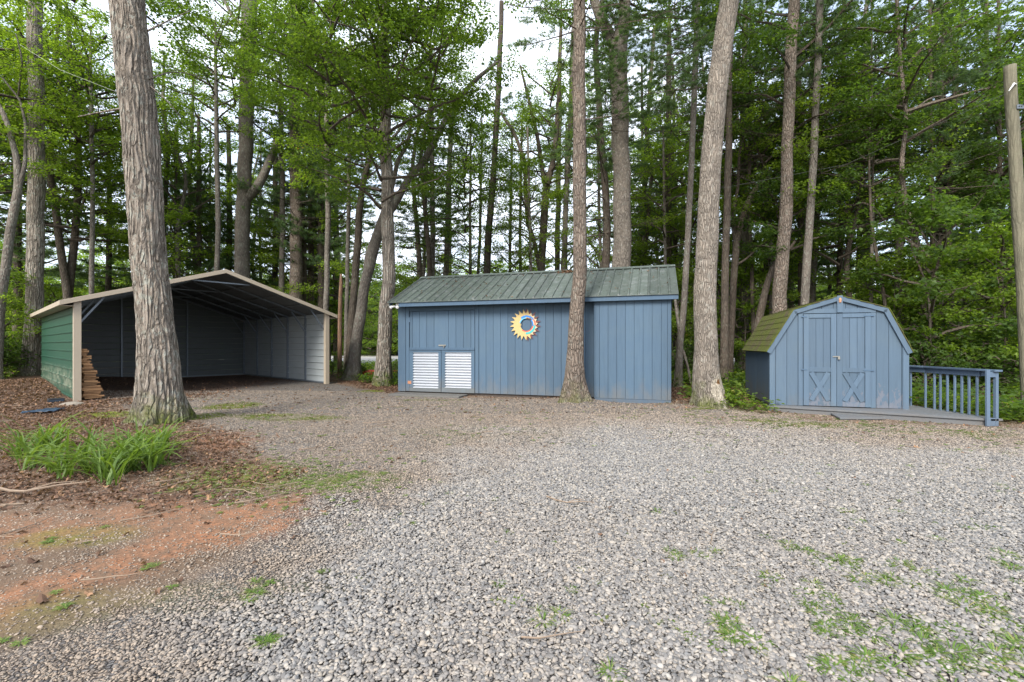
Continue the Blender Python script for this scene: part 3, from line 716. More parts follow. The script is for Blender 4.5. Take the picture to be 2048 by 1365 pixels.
tree('leaning_tree', 'leaning grey trunk that forks beside the left end of the blue shed', 17.5,
     [(702, 757, 30), (708, 710, 23), (717, 650, 22), (728, 580, 21), (744, 520, 22), (757, 475, 20), (775, 430, 17), (790, 405, 16), (815, 360, 15), (850, 320, 14), (885, 250, 12), (915, 200, 10), (950, 160, 9), (1000, 120, 6)], 'bark_grey', segs=22, seed=16, top=None, step=.15,
     limbs=[[(728, 580, 14), (738, 510, 14), (752, 465, 13), (768, 420, 12), (785, 370, 10), (795, 320, 9), (815, 290, 8), (822, 250, 6)]], crowns=[('oak', 930, 5.5, .6, .5)])
tree('oak_tree', 'straight pale trunk with roots at the left corner of the blue shed', 15.3,
     [(767, 768, 36), (769, 730, 31), (773, 660, 28), (776, 527, 25), (774, 400, 25), (771, 246, 23), (769, 140, 19), (768, 0, 14)], 'bark_oak', segs=40, seed=17, step=.12, flare=.35,
     limbs=[[(771, 210, 8), (790, 170, 6), (830, 140, 5, -.3), (880, 100, 4, -.5), (935, 20, 3, -.7)], [(770, 150, 7), (740, 120, 5), (700, 100, 4, -.5)], [(772, 290, 7), (800, 260, 5), (815, 240, 3)], [(770, 110, 7), (720, 60, 4, -1), (650, 40, 3, -1.5)]],
     crowns=[('oak', 762, 5.6, .88, -.6), ('oak', 660, 7.0, .75, -1.2), ('oak', 860, 8.2, .8, -.8), ('oak', 760, 9, 1, 0)])
tree('pine_tree', 'thin bare trunk against the white sky above the left half of the shed roof', 24.0, [(891, 600, 12), (893, 500, 11), (898, 350, 10), (903, 240, 9)], 'bark_grey', seed=18, top=15, crowns=[('pinegap', 905, 3.8, .85, 0)])
tree('pine_tree', 'dark trunk leaning right above the shed roof left of the sun ornament', 22.0, [(971, 600, 15), (975, 500, 14), (990, 300, 12), (998, 164, 11), (1003, 0, 9)], 'bark_dark', seed=19, crowns=[('pinegap', 990, 4.2, 1.0, 0)])
tree('forked_tree', 'dark Y-shaped tree over the middle of the shed roof', 22.0, [(1080, 620, 16), (1082, 530, 15), (1088, 440, 15), (1093, 375, 14), (1105, 330, 11), (1114, 266, 10), (1118, 164, 9), (1122, 60, 7)], 'bark_dark', seed=20,
     limbs=[[(1092, 380, 9), (1085, 340, 9), (1077, 287, 8), (1064, 230, 7), (1054, 184, 6), (1040, 130, 4)], [(1080, 540, 9), (1068, 480, 9), (1054, 440, 9), (1050, 380, 8), (1052, 328, 8), (1030, 270, 7), (999, 221, 6)]], crowns=[('oak', 1100, 8.5, .85, 0), ('maple', 1060, 6.2, .6, 0), ('maple', 1030, 3.4, .45, .5)])
tree('pine_tree', 'straight distant trunk left of the front pine above the shed roof', 28.0, [(1114, 600, 11), (1116, 400, 10), (1120, 200, 9)], 'bark_dark', seed=21, crowns=[('pinegap', 1115, 5, 1.1, 0)])
tree('slender_tree', 'pale green-grey trunk leaning right behind the front pine', 23.0, [(1124, 620, 12), (1130, 450, 11), (1140, 250, 10), (1146, 80, 9)], 'bark_grey', seed=22, crowns=[('maple', 1145, 9.5, .7, 0)])
tree('pine_tree', 'front pine with flared foot standing against the blue shed wall', 10.55,
     [(1151, 800, 42), (1150, 775, 38), (1151, 740, 35), (1152, 700, 32), (1155, 600, 29), (1159, 480, 27), (1160, 300, 26), (1158, 120, 24), (1157, 0, 23)], 'bark_pine', segs=56, seed=23, step=.07, flare=.5, ridge=.05,
     limbs=[[(1165, 240, 3), (1200, 236, 2), (1260, 225, 1)]], crowns=[('pine', 1157, 8.6, .9, 0)])
tree('oak_tree', 'thick pale trunk behind the shed roof with a fork near the top', 16.0,
     [(1243, 700, 38), (1243, 540, 36), (1242, 400, 34), (1241, 250, 35), (1240, 150, 36), (1240, 95, 38), (1248, 40, 24), (1250, -60, 22)], 'bark_ash', segs=40, seed=24, step=.12,
     limbs=[[(1238, 110, 28), (1222, 70, 22), (1204, 40, 20), (1185, -10, 18), (1170, -60, 15)]], crowns=[('pinelow', 1225, 8.6, .6, -.5), ('oak', 1240, 12, 1, 0)])
tree('slender_tree', 'thin dark trunk leaning right just right of the thick forked trunk', 24.0, [(1272, 620, 11), (1278, 500, 10), (1290, 369, 9), (1298, 205, 8), (1310, 50, 7)], 'bark_dark', seed=25, crowns=[('maple', 1320, 9, .8, 0)])
tree('pine_tree', 'dark upright trunk over the right end of the shed roof', 22.0, [(1337, 700, 15), (1336, 500, 14), (1338, 272, 12), (1338, 100, 11)], 'bark_dark', seed=26, crowns=[('pine', 1338, 6, .9, 0)])
tree('slender_tree', 'grey trunk close right of the blue shed end wall', 14.5, [(1356, 776, 17), (1362, 680, 14), (1370, 577, 13), (1382, 363, 12), (1393, 90, 11), (1396, 0, 10)], 'bark_grey', seed=27, crowns=[('pine', 1395, 8, .7, 1)],
     limbs=[[(1362, 690, 7), (1352, 610, 6), (1345, 560, 4)], [(1366, 700, 5), (1378, 740, 5), (1382, 776, 6)]])
tree('ash_tree', 'tall pale tapering trunk with a bare wood scar between the two sheds', 9.75,
     [(1421, 818, 58), (1417, 780, 54), (1412, 740, 48), (1412, 600, 44), (1417, 450, 42), (1424, 320, 41), (1438, 170, 41), (1459, 0, 40), (1472, -120, 36)], 'bark_scar', segs=96, seed=28, step=.06, flare=.38, ridge=.03, crowns=[('oak', 1470, 9.5, .9, 0), ('pinelow', 1350, 8.0, .6, 2.2)])
tree('pine_tree', 'brown trunk just right of the tall pale trunk', 15.0, [(1448, 778, 18), (1450, 640, 16), (1452, 498, 15), (1457, 300, 15), (1459, 100, 13)], 'bark_dark', seed=29, crowns=[('pine', 1465, 7, .9, 1)])
tree('leaning_tree', 'dark trunk that bends over to the right behind the pale trunk', 16.0,
     [(1459, 770, 15), (1463, 650, 14), (1468, 540, 15), (1474, 470, 16), (1492, 415, 14), (1515, 370, 12), (1540, 352, 10), (1570, 342, 7)], 'bark_dark', seed=30, top=None,
     limbs=[[(1470, 480, 10), (1466, 430, 9), (1475, 380, 7), (1480, 300, 6), (1500, 230, 4)], [(1473, 530, 6), (1495, 518, 5), (1520, 490, 4), (1560, 470, 3)]], crowns=[('maple', 1530, 5.5, .7, 0), ('dark', 1500, 8.0, .8, 1)])
tree('slender_tree', 'very thin trunk between the pale trunk and the brown trunk by the small shed', 17.0, [(1508, 700, 9), (1502, 500, 8), (1498, 420, 7), (1500, 200, 6)], 'bark_dark', seed=31, crowns=[('dark', 1510, 7, .7, 0)])
tree('dark_tree', 'dark slanting trunk behind the left roof slope of the small shed', 15.0, [(1510, 700, 18), (1518, 640, 17), (1532, 580, 15), (1546, 530, 12), (1580, 500, 7), (1592, 478, 5)], 'bark_dark', seed=32, top=None, crowns=[('sapdark', 1560, 3.8, 1, 0)])
tree('pine_tree', 'smooth brown trunk rising behind the mossy left roof of the small shed', 14.0,
     [(1558, 700, 31), (1560, 616, 30), (1567, 478, 28), (1572, 400, 28), (1574, 318, 24), (1581, 136, 24), (1588, 0, 22)], 'bark_pine', segs=36, seed=33, step=.12, crowns=[('dark', 1590, 7.5, .9, .5)])
tree('pine_tree', 'almost black trunk between the smooth brown trunk and the grey speckled one', 18.0, [(1603, 700, 15), (1603, 500, 14), (1600, 300, 13), (1596, 60, 11)], 'bark_dark', seed=34, crowns=[('pine', 1600, 6.5, .9, 0)])
tree('grey_tree', 'grey speckled trunk leaning right above the small shed roof', 14.0, [(1606, 700, 19), (1610, 605, 18), (1619, 438, 17), (1628, 300, 16), (1636, 136, 15), (1640, 0, 14)], 'bark_grey', segs=24, seed=35, step=.15, crowns=[('pine', 1642, 6.8, .9, .6)])
tree('pine_tree', 'straight dark trunk over the peak of the small shed', 18.0, [(1678, 700, 14), (1679, 590, 13), (1684, 400, 12), (1687, 200, 10)], 'bark_dark', seed=36, crowns=[('pine', 1686, 5, 1, 0)])
tree('bent_sapling', 'thin dark bowed sapling behind the right roof slope of the small shed', 14.0, [(1776, 660, 8), (1768, 590, 8), (1752, 505, 8), (1742, 440, 7), (1738, 340, 5), (1740, 250, 4)], 'bark_dark', seed=37, top=None, crowns=[('sapdark', 1745, 5.5, .9, 0)])
tree('slender_tree', 'thin upright stem left of the bowed sapling', 15.0, [(1741, 700, 9), (1742, 560, 8), (1746, 430, 6), (1744, 250, 5)], 'bark_grey', seed=38, crowns=[('dark', 1750, 7, .6, 0)])
tree('pine_tree', 'rough pale-ringed trunk right of the small shed roof', 16.0, [(1803, 760, 22), (1802, 651, 20), (1800, 527, 18), (1797, 380, 16), (1795, 200, 14)], 'bark_grey', segs=20, seed=39, crowns=[('pine', 1797, 5.5, .9, 0)])
tree('curved_tree', 'brown S-curved trunk above the right side of the small shed', 13.5, [(1848, 770, 15), (1848, 651, 14), (1846, 534, 14), (1830, 472, 13), (1815, 428, 12), (1806, 370, 11), (1803, 318, 10), (1813, 240, 9), (1800, 114, 8), (1794, 20, 6)], 'bark_pine', segs=18, seed=40, crowns=[('dark', 1810, 6.8, .9, 0)],
     limbs=[[(1813, 235, 6), (1840, 210, 5), (1870, 190, 3), (1900, 195, 2)], [(1830, 470, 5), (1850, 452, 4), (1862, 475, 3), (1890, 495, 3), (1905, 515, 2)]])
tree('pine_tree', 'dark trunk behind the deck railing right of the S-curved trunk', 15.0, [(1872, 790, 16), (1868, 650, 14), (1866, 500, 12), (1862, 300, 10)], 'bark_dark', seed=41, crowns=[('pine', 1865, 5, .9, 0)])
tree('slender_tree', 'thin grey trunk touching the dark trunk behind the deck railing', 16.5, [(1884, 760, 11), (1881, 600, 10), (1881, 430, 9), (1884, 200, 7)], 'bark_grey', seed=42, crowns=[('dark', 1890, 5.5, .9, 0)])
tree('slender_tree', 'thin dark stem third from the S-curved trunk', 17.0, [(1897, 740, 9), (1894, 600, 8), (1890, 500, 8), (1886, 330, 6)], 'bark_dark', seed=43, crowns=[('sapdark', 1895, 6, 1.2, 0)])
tree('pine_tree', 'dim brown trunk left of the utility pole', 17.0, [(1981, 790, 19), (1979, 600, 17), (1976, 450, 15), (1974, 200, 12)], 'bark_dark', seed=44, crowns=[('pinelow', 1975, 3.4, 1.0, 0)])
tree('pine_tree', 'dark trunk closest to the left side of the utility pole', 15.5, [(2003, 800, 18), (2002, 600, 14), (2000, 400, 12), (1998, 200, 10)], 'bark_dark', seed=45, crowns=[('dark', 2000, 5.5, .9, 0)])

# background forest : copies of a few prototypes ------------------------------------------------
def proto_tree(kind, seed, h, r, crown, cz, cs, matn, wob=.3):
    root = thing({'p': 'pine_tree', 'b': 'broadleaf_tree', 's': 'sapling', 'h': 'shrub'}[kind], 'x', 'tree' if kind != 'h' else 'shrub')
    rs = np.random.RandomState(seed)
    if kind == 'h':
        mb = MB()
        for k in range(5):
            a = rs.rand()*6.28; mb.tube([(0.02*k, 0, -.05), (cos(a)*.2, sin(a)*.2, .4), (cos(a)*.45, sin(a)*.45, .9)], [.012, .009, .004], 4)
        mb.build('stem', M['twig'], root)
    else:
        z = np.linspace(-.1, h, 7); pts = [Vector((rs.randn()*wob*(q/h if q > 0 else 0), rs.randn()*wob*(q/h if q > 0 else 0), q)) for q in z]
        me, _, _ = trunk_mesh('trunk', pts, list(np.linspace(r, r*.35, 7)), matn, 9 if kind != 's' else 6, .3, 4, seed, None, 0, .45)
        link('trunk', me, root)
    for ck, z_, s_, dx, dy in crown: add_crown(root, ck, (dx, dy, z_), s_)
    return root
protos = {
 'p': [proto_tree('p', 101, 18, .17, [('pine', 5.2, 1, 0, 0)], 0, 1, 'bark_dark'), proto_tree('p', 102, 18, .22, [('pine', 4.2, 1.1, 0, 0)], 0, 1, 'bark_pine'), proto_tree('p', 103, 15, .13, [('pinelow', 3.5, 1.3, 0, 0)], 0, 1, 'bark_dark'), proto_tree('p', 104, 19, .19, [('pine', 7, .95, 0, 0)], 0, 1, 'bark_grey')],
 'b': [proto_tree('b', 111, 15, .17, [('oak', 5, 1.15, 0, 0)], 0, 1, 'bark_dark', .5), proto_tree('b', 112, 15, .14, [('maple', 4.2, 1.1, 0, 0)], 0, 1, 'bark_grey', .6), proto_tree('b', 113, 16, .2, [('dark', 5.5, 1.2, 0, 0)], 0, 1, 'bark_dark', .5), proto_tree('b', 114, 13, .11, [('maple', 3.2, 1.0, .3, 0)], 0, 1, 'bark_dark', .8)],
 's': [proto_tree('s', 121, 3.6, .03, [('sapling', .9, 1, 0, 0)], 0, 1, 'bark_dark', .2), proto_tree('s', 122, 4.2, .035, [('sapdark', 1.0, 1.1, 0, 0)], 0, 1, 'bark_dark', .2), proto_tree('s', 123, 3.4, .03, [('sapling', .6, .9, 0, 0)], 0, 1, 'bark_grey', .2)],
 'h': [proto_tree('h', 131, 1, .02, [('shrub', .05, 1, 0, 0)], 0, 1, 'twig'), proto_tree('h', 132, 1, .02, [('shrub', .05, 1.1, 0, 0)], 0, 1, 'twig')]}
used = set()
taken = [(-16.4, 15.9), (-12, 20.5), (-8.7, 15.5)]
def put(kind, i, x, y, s, label, group):
    p = protos[kind][i % len(protos[kind])]
    o = p if id(p) not in used else copy_tree(p)
    used.add(id(p)); o.location = (x, y, ghs(x, y)); o.rotation_euler = (0, 0, rnd.random()*6.28); o.scale = (s, s, s*rnd.uniform(.92, 1.1))
    o['label'] = label; o['group'] = group
    for ch in o.children: pass
    return o
KL = {'p': 'tall pine with tiers of fine needles standing back in the woods', 'b': 'broadleaf tree with airy green crown standing back in the woods'}
cp = cos(RAD(50)); 
def inside_build(x, y):
    # carport
    ux, uy = .642, .766; dx, dy = x+10.42, y-10.96; a = dx*ux+dy*uy; bb = -dx*uy+dy*ux
    if -.8 < a < 7.1 and -.5 < bb < 9.9: return True
    return False
def wlabel(kind, vi, az, dist):
    look = {'p': ['slim dark pine', 'reddish-barked pine', 'bushy low-branched pine', 'tall grey-barked pine'], 'b': ['dark-barked broadleaf tree', 'grey-barked light green maple', 'shady dark green broadleaf tree', 'slender crooked maple'],
            's': ['bright leafy sapling', 'dark leafy sapling', 'low bright sapling'], 'h': ['bright low shrub', 'dark low shrub']}[kind]
    where = 'in the wood at the far left' if az < -37 else 'in the wood behind the carport' if az < -19.5 else 'in the gap between carport and long shed' if az < -13 else 'beyond the long shed roof' if az < 17.5 else 'in the wood between the two sheds' if az < 25 else 'in the wood behind the small shed' if az < 40.5 else 'in the wood behind the deck railing'
    return look[vi % len(look)]+(', nearer row, ' if dist < (26 if kind in 'pb' else 19) else ', farther row, ')+where
n_ = 0; tries = 0
pos = []
while n_ < 50 and tries < 5000:
    tries += 1
    az = rnd.uniform(-52, 52); 
    dist = rnd.uniform(18, 38)
    if -19 < az < 13:
        if dist > 27 or (az > -9 and az < 10) or rnd.random() < .80: continue
    if 13 < az < 19 and rnd.random() < .4: continue
    x = sin(RAD(az))*dist; y = cos(RAD(az))*dist
    if y < 15 or inside_build(x, y): continue
    if az < -12 and dist < 26: continue
    if az > 15 and dist < 19.5: continue
    if any((x-a)**2+(y-b_)**2 < 2.4 for a, b_ in pos): continue
    pos.append((x, y)); n_ += 1
    kind = 'p' if rnd.random() < (.5 if az > 0 else .45) else 'b'
    vi = rnd.randrange(4)
    put(kind, vi, x, y, rnd.uniform(.8, 1.15), wlabel(kind, vi, az, dist), {'p': 'pines of the background wood', 'b': 'broadleaf trees of the background wood'}[kind])
print('forest', n_)
# understory saplings and shrubs along the wood's edge
edge = []
for k in range(95):
    az = rnd.choice([rnd.uniform(-50, -30), rnd.uniform(19, 50), rnd.uniform(40, 50)]); d = rnd.uniform(14, 27)
    x, y = sin(RAD(az))*d, cos(RAD(az))*d
    if inside_build(x, y): continue
    if az < 0 and d < 21: d += 7; x, y = sin(RAD(az))*d, cos(RAD(az))*d
    if az > 0 and (y < 12.2 or (az < 38 and y < 16)): continue
    if inside_build(x, y): continue
    edge.append((x, y))
for x, y in edge:
    az = math.degrees(math.atan2(x, y)); d = math.hypot(x, y)
    if rnd.random() < (.3 if x > 0 else .5): vi = rnd.randrange(3); put('s', vi, x, y, rnd.uniform(.75, 1.25), wlabel('s', vi, az, d), 'saplings in the undergrowth')
    else: vi = rnd.randrange(2); put('h', vi, x, y, rnd.uniform(.8, 1.3), wlabel('h', vi, az, d), 'shrubs in the undergrowth')
for px, d, s, k in ((28, 19.0, .9, 'h'), (-10, 17.2, 1.1, 'h'), (10, 20.5, .9, 's'), (110, 23, 1.0, 's'), (190, 26.5, 1.1, 's'), (235, 27, 1.0, 's'), (30, 17.4, .7, 'h'), (665, 19, .55, 'h'), (715, 18.6, .45, 'h'), (790, 18, .5, 'h'), (830, 21, 1.1, 's'), (1010, 25, 1.5, 's'), (1130, 24, 1.5, 's'), (880, 27, 1.4, 's'), (1190, 20, 1.2, 's'), (1280, 22, 1.4, 's'), (655, 27, 1.2, 's'), (720, 33, 1.2, 's')):
    x, y = (px-1024)/FPX*d, d
    vi = rnd.randrange(6); put(k, vi, x, y, s, wlabel(k, vi % (3 if k == 's' else 2), math.degrees(math.atan2(x, y)), math.hypot(x, y)), {'s': 'saplings in the undergrowth', 'h': 'shrubs in the undergrowth'}[k])
# airy trees standing in the light gap over the long shed
for px, d, z0, sc, lab in ((850, 26, 1.5, .9, 'low airy bright tree left of the bare thin trunk over the shed roof'), (940, 23, 3.2, .7, 'airy small tree between the two dark trunks over the shed roof'), (1020, 25, 2.5, 1.0, 'airy tree just left of the Y-shaped tree'), (1060, 20, 4.8, .6, 'small airy crown in front of the Y-shaped tree'),
                        (1130, 25, 2.2, 1.0, 'airy tree just left of the front pine'), (1200, 23, 2.5, .9, 'airy tree in the gap between front pine and thick forked trunk'), (1290, 24, 2.5, 1.1, 'airy tree right of the thick forked trunk'), (1330, 19, 5.2, .8, 'high airy crown over the right end of the long shed'),
                        (900, 30, 6.5, 1.0, 'distant airy crown high left in the sky gap'), (1170, 27, 8, 1.0, 'distant airy crown high behind the front pine'), (1040, 24, 8.5, .9, 'high airy crown at the top of the sky gap'), (420, 27, 4, 1.1, 'airy light green tree behind the carport just left of the snapped limb tree'), (330, 30, 5, 1.2, 'airy light green tree just right of the thick oak'), (520, 30, 6, 1.1, 'airy light green tree right of the snapped limb'), (960, 27, 9.5, 1.0, 'airy crown near the top of the gap over the sun ornament'), (850, 25, 6, .9, 'airy mid-height crown over the left end of the long shed roof'), (640, 27, 2.2, .9, 'airy tree behind the right slope of the carport roof'), (560, 28, 3, 1.0, 'airy tree behind the carport roof peak')):
    tree('airy_tree', lab, d, [(px+rnd.uniform(-9, 9), 640, 7), (px, 480, 6), (px+rnd.uniform(-8, 8), 250, 4)], 'bark_grey', seed=int(px), top=z0+5.5*sc, crowns=[('thin', px, z0, sc, 0)])
for px, d, sc, lab in ((350, 28, 1.1, 'dense soft-needled pine seen just right of the thick oak'), (548, 28, 1.15, 'dense soft-needled pine behind the carport roof peak'), (625, 29, 1.1, 'dense soft-needled pine behind the right slope of the carport roof'), (395, 25, 1.0, 'dense soft-needled pine behind the left roof slope of the carport'), (455, 27, 1.05, 'dense soft-needled pine just left of the tree with the snapped limb'), (215, 26, 1.0, 'dense soft-needled pine seen just left of the thick oak'), (1715, 22, 1.0, 'low-branched soft pine behind the small shed peak'), (1930, 20, .9, 'low-branched soft pine behind the deck railing'), (1530, 21, .9, 'low-branched soft pine between the pale trunk and the smooth brown trunk')):
    tree('pine_tree', lab, d, [(px, 700, 14), (px+4, 450, 12), (px+2, 250, 9)], 'bark_dark', seed=int(px), top=14, crowns=[('pinelow', px, 2.0, sc*1.2, 0)])
for px, d, z0, sc, kd, lab in ((430, 21, 10.5, .8, 'oak', 'tall oak whose crown fills the sky right of the thick oak'), (650, 21, 10, .95, 'oak', 'tall oak with crown high above the reddish snag'), (560, 24, 11, 1.1, 'maple', 'tall maple crown high above the carport peak'), (860, 22, 10.5, .9, 'oak', 'slim oak with crown at the top edge over the long shed left end'), (180, 19, 8.5, .9, 'maple', 'tall maple crown high between the two big left trunks')):
    tree('broadleaf_tree', lab, d, [(px, 700, 12), (px+6, 450, 11), (px+2, 200, 9)], 'bark_grey', seed=int(px)+1, top=z0+6, crowns=[(kd, px, z0, sc, 0)])
# far wood across the field : one uncountable mass
pts, rot, scl, idx = [], [], [], []
for k in range(500):
    az = rnd.uniform(-70, 70) if k < 420 else rnd.uniform(-15, 14); d = rnd.uniform(58, 95)
    if abs(az) > 26: d = rnd.uniform(56, 95)
    x, y = sin(RAD(az))*d, cos(RAD(az))*d; lo = -16 < az < 14
    pts.append((x, y, rnd.uniform(-1.5, 1))); rot.append((0, 0, rnd.random()*6.28)); q = rnd.uniform(.9, 1.75) if lo else rnd.uniform(.9, 1.6); scl.append((q*1.3, q*1.3, q)); idx.append(rnd.randrange(6))
scatter('far_woods', [proto('far_crown_%d' % k, m) for k, m in enumerate(CR['oak'][:2]+CR['maple'][:2]+CR['pinelow'][:2])], pts, rot, scl, idx, 'distant line of woods beyond the pale clearing')
# ================================================================= built structures
class Frame:
    """a local frame on the ground: origin, x along the front, y to the back"""
    def __init__(s, ox, oy, deg): s.o = (ox, oy); s.a = RAD(deg); s.d = (cos(s.a), sin(s.a)); s.n = (-sin(s.a), cos(s.a))
    def inv(s, px, py, off=0.0):
        """local (x,z) on the plane y=off of a direction measured in the photograph"""
        r = (px-1024)/FPX; ox = s.o[0]+s.n[0]*off; oy = s.o[1]+s.n[1]*off
        x = (r*oy-ox)/(s.d[0]-r*s.d[1]); Yc = oy+s.d[1]*x
        return x, CAMH-(py-690)/FPX*Yc
    def world(s, x, y): return s.o[0]+s.d[0]*x+s.n[0]*y, s.o[1]+s.d[1]*x+s.n[1]*y
def facemats(o, fn):
    for p in o.data.polygons: p.material_index = fn(p.normal)
def piece(name, root, mb, mt, bevel=0.0): return mb.build(name, mt, root, bevel=bevel)
def boxp(name, root, mt, x0, x1, y0, y1, z0, z1, bevel=.003): return MB().box(x0, x1, y0, y1, z0, z1).build(name, mt, root, bevel=bevel)
def barp(name, root, mt, a, b, w, h, up=(0, 0, 1), bevel=.0025): return MB().bar(a, b, w, h, up).build(name, mt, root, bevel=bevel)

# ---------------------------------------------------------------- carport
CW, CL, CE, SL = 6.32, 7.4, 2.43, .335
cf = Frame(-10.42, 10.96, 50.03)
cp_ = thing('carport', 'open metal carport with beige trim, green outer side wall and firewood inside', 'carport', (cf.o[0], cf.o[1], 0), cf.a)
def rz(x): return CE+.035+SL*(x if x < CW/2 else CW-x)
PW = .2286
def wallstrip(z0, z1, sgn, x):
    o_ = -sgn
    return [(x, z0), (x+.012*sgn, z0), (x+.042*sgn, z0+.006), (x+.042*sgn, z0+.024), (x+.012*sgn, z0+.034), (x+.012*sgn, z1), (x, z1), (x, z0+.055), (x+o_*.02, z0+.047), (x+o_*.02, z0+.020), (x, z0+.012)]
for side in (0, 1):
    wall = boxp('side_wall', cp_, M['galv'], (.0 if side == 0 else CW-.05), (.05 if side == 0 else CW), .03, CL-.03, .02, .07)
    z = .03; k = 0
    while z < CE-.02:
        z1 = min(z+PW-.003, CE); sg = 1 if side == 0 else -1; x = -.022 if side == 0 else CW+.022
        o = MB().prism(wallstrip(z, z1, sg, x), .0, CL).build('wall_panel', [M['green'], M['white_metal']], wall)
        facemats(o, (lambda n: 1 if n.x > .3 else 0) if side == 0 else (lambda n: 1 if n.x < -.3 else 0)); z += PW
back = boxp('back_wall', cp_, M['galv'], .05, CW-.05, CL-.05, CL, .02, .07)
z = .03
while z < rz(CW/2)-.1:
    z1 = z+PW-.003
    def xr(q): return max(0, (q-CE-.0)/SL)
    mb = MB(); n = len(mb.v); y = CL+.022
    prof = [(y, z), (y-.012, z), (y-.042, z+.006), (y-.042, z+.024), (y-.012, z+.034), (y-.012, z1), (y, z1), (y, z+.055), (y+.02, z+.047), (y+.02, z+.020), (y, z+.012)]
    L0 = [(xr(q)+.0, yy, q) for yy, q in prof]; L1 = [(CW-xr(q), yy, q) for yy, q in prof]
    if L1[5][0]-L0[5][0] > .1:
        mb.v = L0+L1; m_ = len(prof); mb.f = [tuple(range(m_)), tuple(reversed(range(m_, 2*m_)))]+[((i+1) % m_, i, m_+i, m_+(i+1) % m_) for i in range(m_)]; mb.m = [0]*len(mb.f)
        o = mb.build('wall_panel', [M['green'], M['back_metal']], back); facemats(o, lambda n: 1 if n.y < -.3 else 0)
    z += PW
roof = boxp('roof', cp_, M['galv'], CW/2-.03, CW/2+.03, .05, CL-.05, rz(CW/2)-.075, rz(CW/2)-.03)
NS = 15
for side in (0, 1):
    for k in range(NS):
        x0 = -.28+k*(CW/2+.28)/NS; x1 = -.28+(k+1)*(CW/2+.28)/NS-.002; f = lambda x: CE+.035+SL*x
        poly = [(x0, f(x0)-.012), (x1, f(x1)-.012), (x1, f(x1)), (x0+.055, f(x0+.055)), (x0+.045, f(x0+.045)+.02), (x0+.018, f(x0+.018)+.02), (x0+.008, f(x0+.008)), (x0, f(x0))]
        if side: poly = [(CW-x, z) for x, z in poly]
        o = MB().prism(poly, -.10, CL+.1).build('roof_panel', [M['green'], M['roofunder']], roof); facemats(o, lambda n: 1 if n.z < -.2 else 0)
for k in range(6):
    y = .12+k*(CL-.24)/5
    for sd in (0, 1):
        X_ = (lambda x: x) if sd == 0 else (lambda x: CW-x)
        if k > 0: boxp('post', cp_, M['galv'], min(X_(.0), X_(.055)), max(X_(.0), X_(.055)), y-.028, y+.028, .07, CE-.03)
        barp('rafter', cp_, M['galv'], (X_(.0), y, CE-.02), (X_(CW/2), y, CE-.02+SL*CW/2), .055, .055)
        barp('brace', cp_, M['galv'], (X_(.03), y, CE-.62), (X_(.52), y, CE+.10), .045, .03, (0, 1, 0))
    if k in (0, 2, 4): boxp('collar_tie', cp_, M['galv'], CW/2-.75, CW/2+.75, y-.02, y+.02, CE+.72, CE+.76)
for x in (.75, 1.5, 2.3):
    for sd in (0, 1):
        xx = x if sd == 0 else CW-x
        boxp('purlin', cp_, M['roofunder'], xx-.04, xx+.04, .0, CL, rz(xx)-.05, rz(xx)-.018)
for x in (CW*.33, CW*.66): boxp('post', cp_, M['galv'], x-.028, x+.028, CL-.09, CL-.035, .07, rz(x)-.08)
for x0 in (-.05, CW-.09): boxp('corner_trim', cp_, M['beige'], x0, x0+.14, -.035, .09, 0, CE-.0)
for sd in (0, 1):
    X_ = (lambda x: x) if sd == 0 else (lambda x: CW-x)
    poly = [(X_(-.3), CE-.16), (X_(CW/2), CE-.06+SL*(CW/2)), (X_(CW/2), CE+.055+SL*(CW/2)), (X_(-.3), CE-.045)]
    MB().prism(poly, -.135, -.102).build('gable_trim', M['beige'], cp_, bevel=.004)
    boxp('eave_trim', cp_, M['beige'], min(X_(-.305), X_(-.285)), max(X_(-.305), X_(-.285)), -.10, CL+.1, CE-.16, CE-.05)
    boxp('soffit', cp_, M['beige'], min(X_(-.283), X_(-.05)), max(X_(-.283), X_(-.05)), -.10, CL+.1, CE-.165, CE-.155)

# firewood boards stacked inside the left front post
bm_w = []
for k in range(5):
    l = .9; mb = MB(); q = random.Random(k); h = .032+.012*q.random(); wd = .09+.05*q.random()
    mb.prism([(-wd/2, 0), (wd/2*q.uniform(.8, 1), q.uniform(0, .008)), (wd/2, h*q.uniform(.6, 1)), (-wd/2*q.uniform(.6, 1), h)], -.5, .5)
    o = mb.build('firewood_piece', M['wood'], None, bevel=.003); bm_w.append(o.data); bpy.data.objects.remove(o)
nl_ = 30
for i in range(nl_):
    z = .03+i*.0405; wdt = .33*(1-i/nl_)**.8+.06+rnd.uniform(-.03, .04)
    for row in range(2 if i > 18 else 3):
        o = link('firewood_piece', bm_w[rnd.randrange(5)])
        cx = .10+wdt/2+rnd.uniform(-.02, .05); cy = .17+row*.155+rnd.uniform(-.01, .01)
        wx, wy = cf.world(cx, cy); o.location = (wx, wy, z); o.rotation_euler = (rnd.uniform(-.03, .03), rnd.uniform(-.05, .05), cf.a+PI/2+rnd.uniform(-.14, .14))
        o.scale = (1.1, wdt*rnd.uniform(.78, 1.12), 1.05)
        tag(o, 'split tan firewood board in the tapering stack just inside the carport left front post', 'firewood', 'firewood boards stacked in the carport')

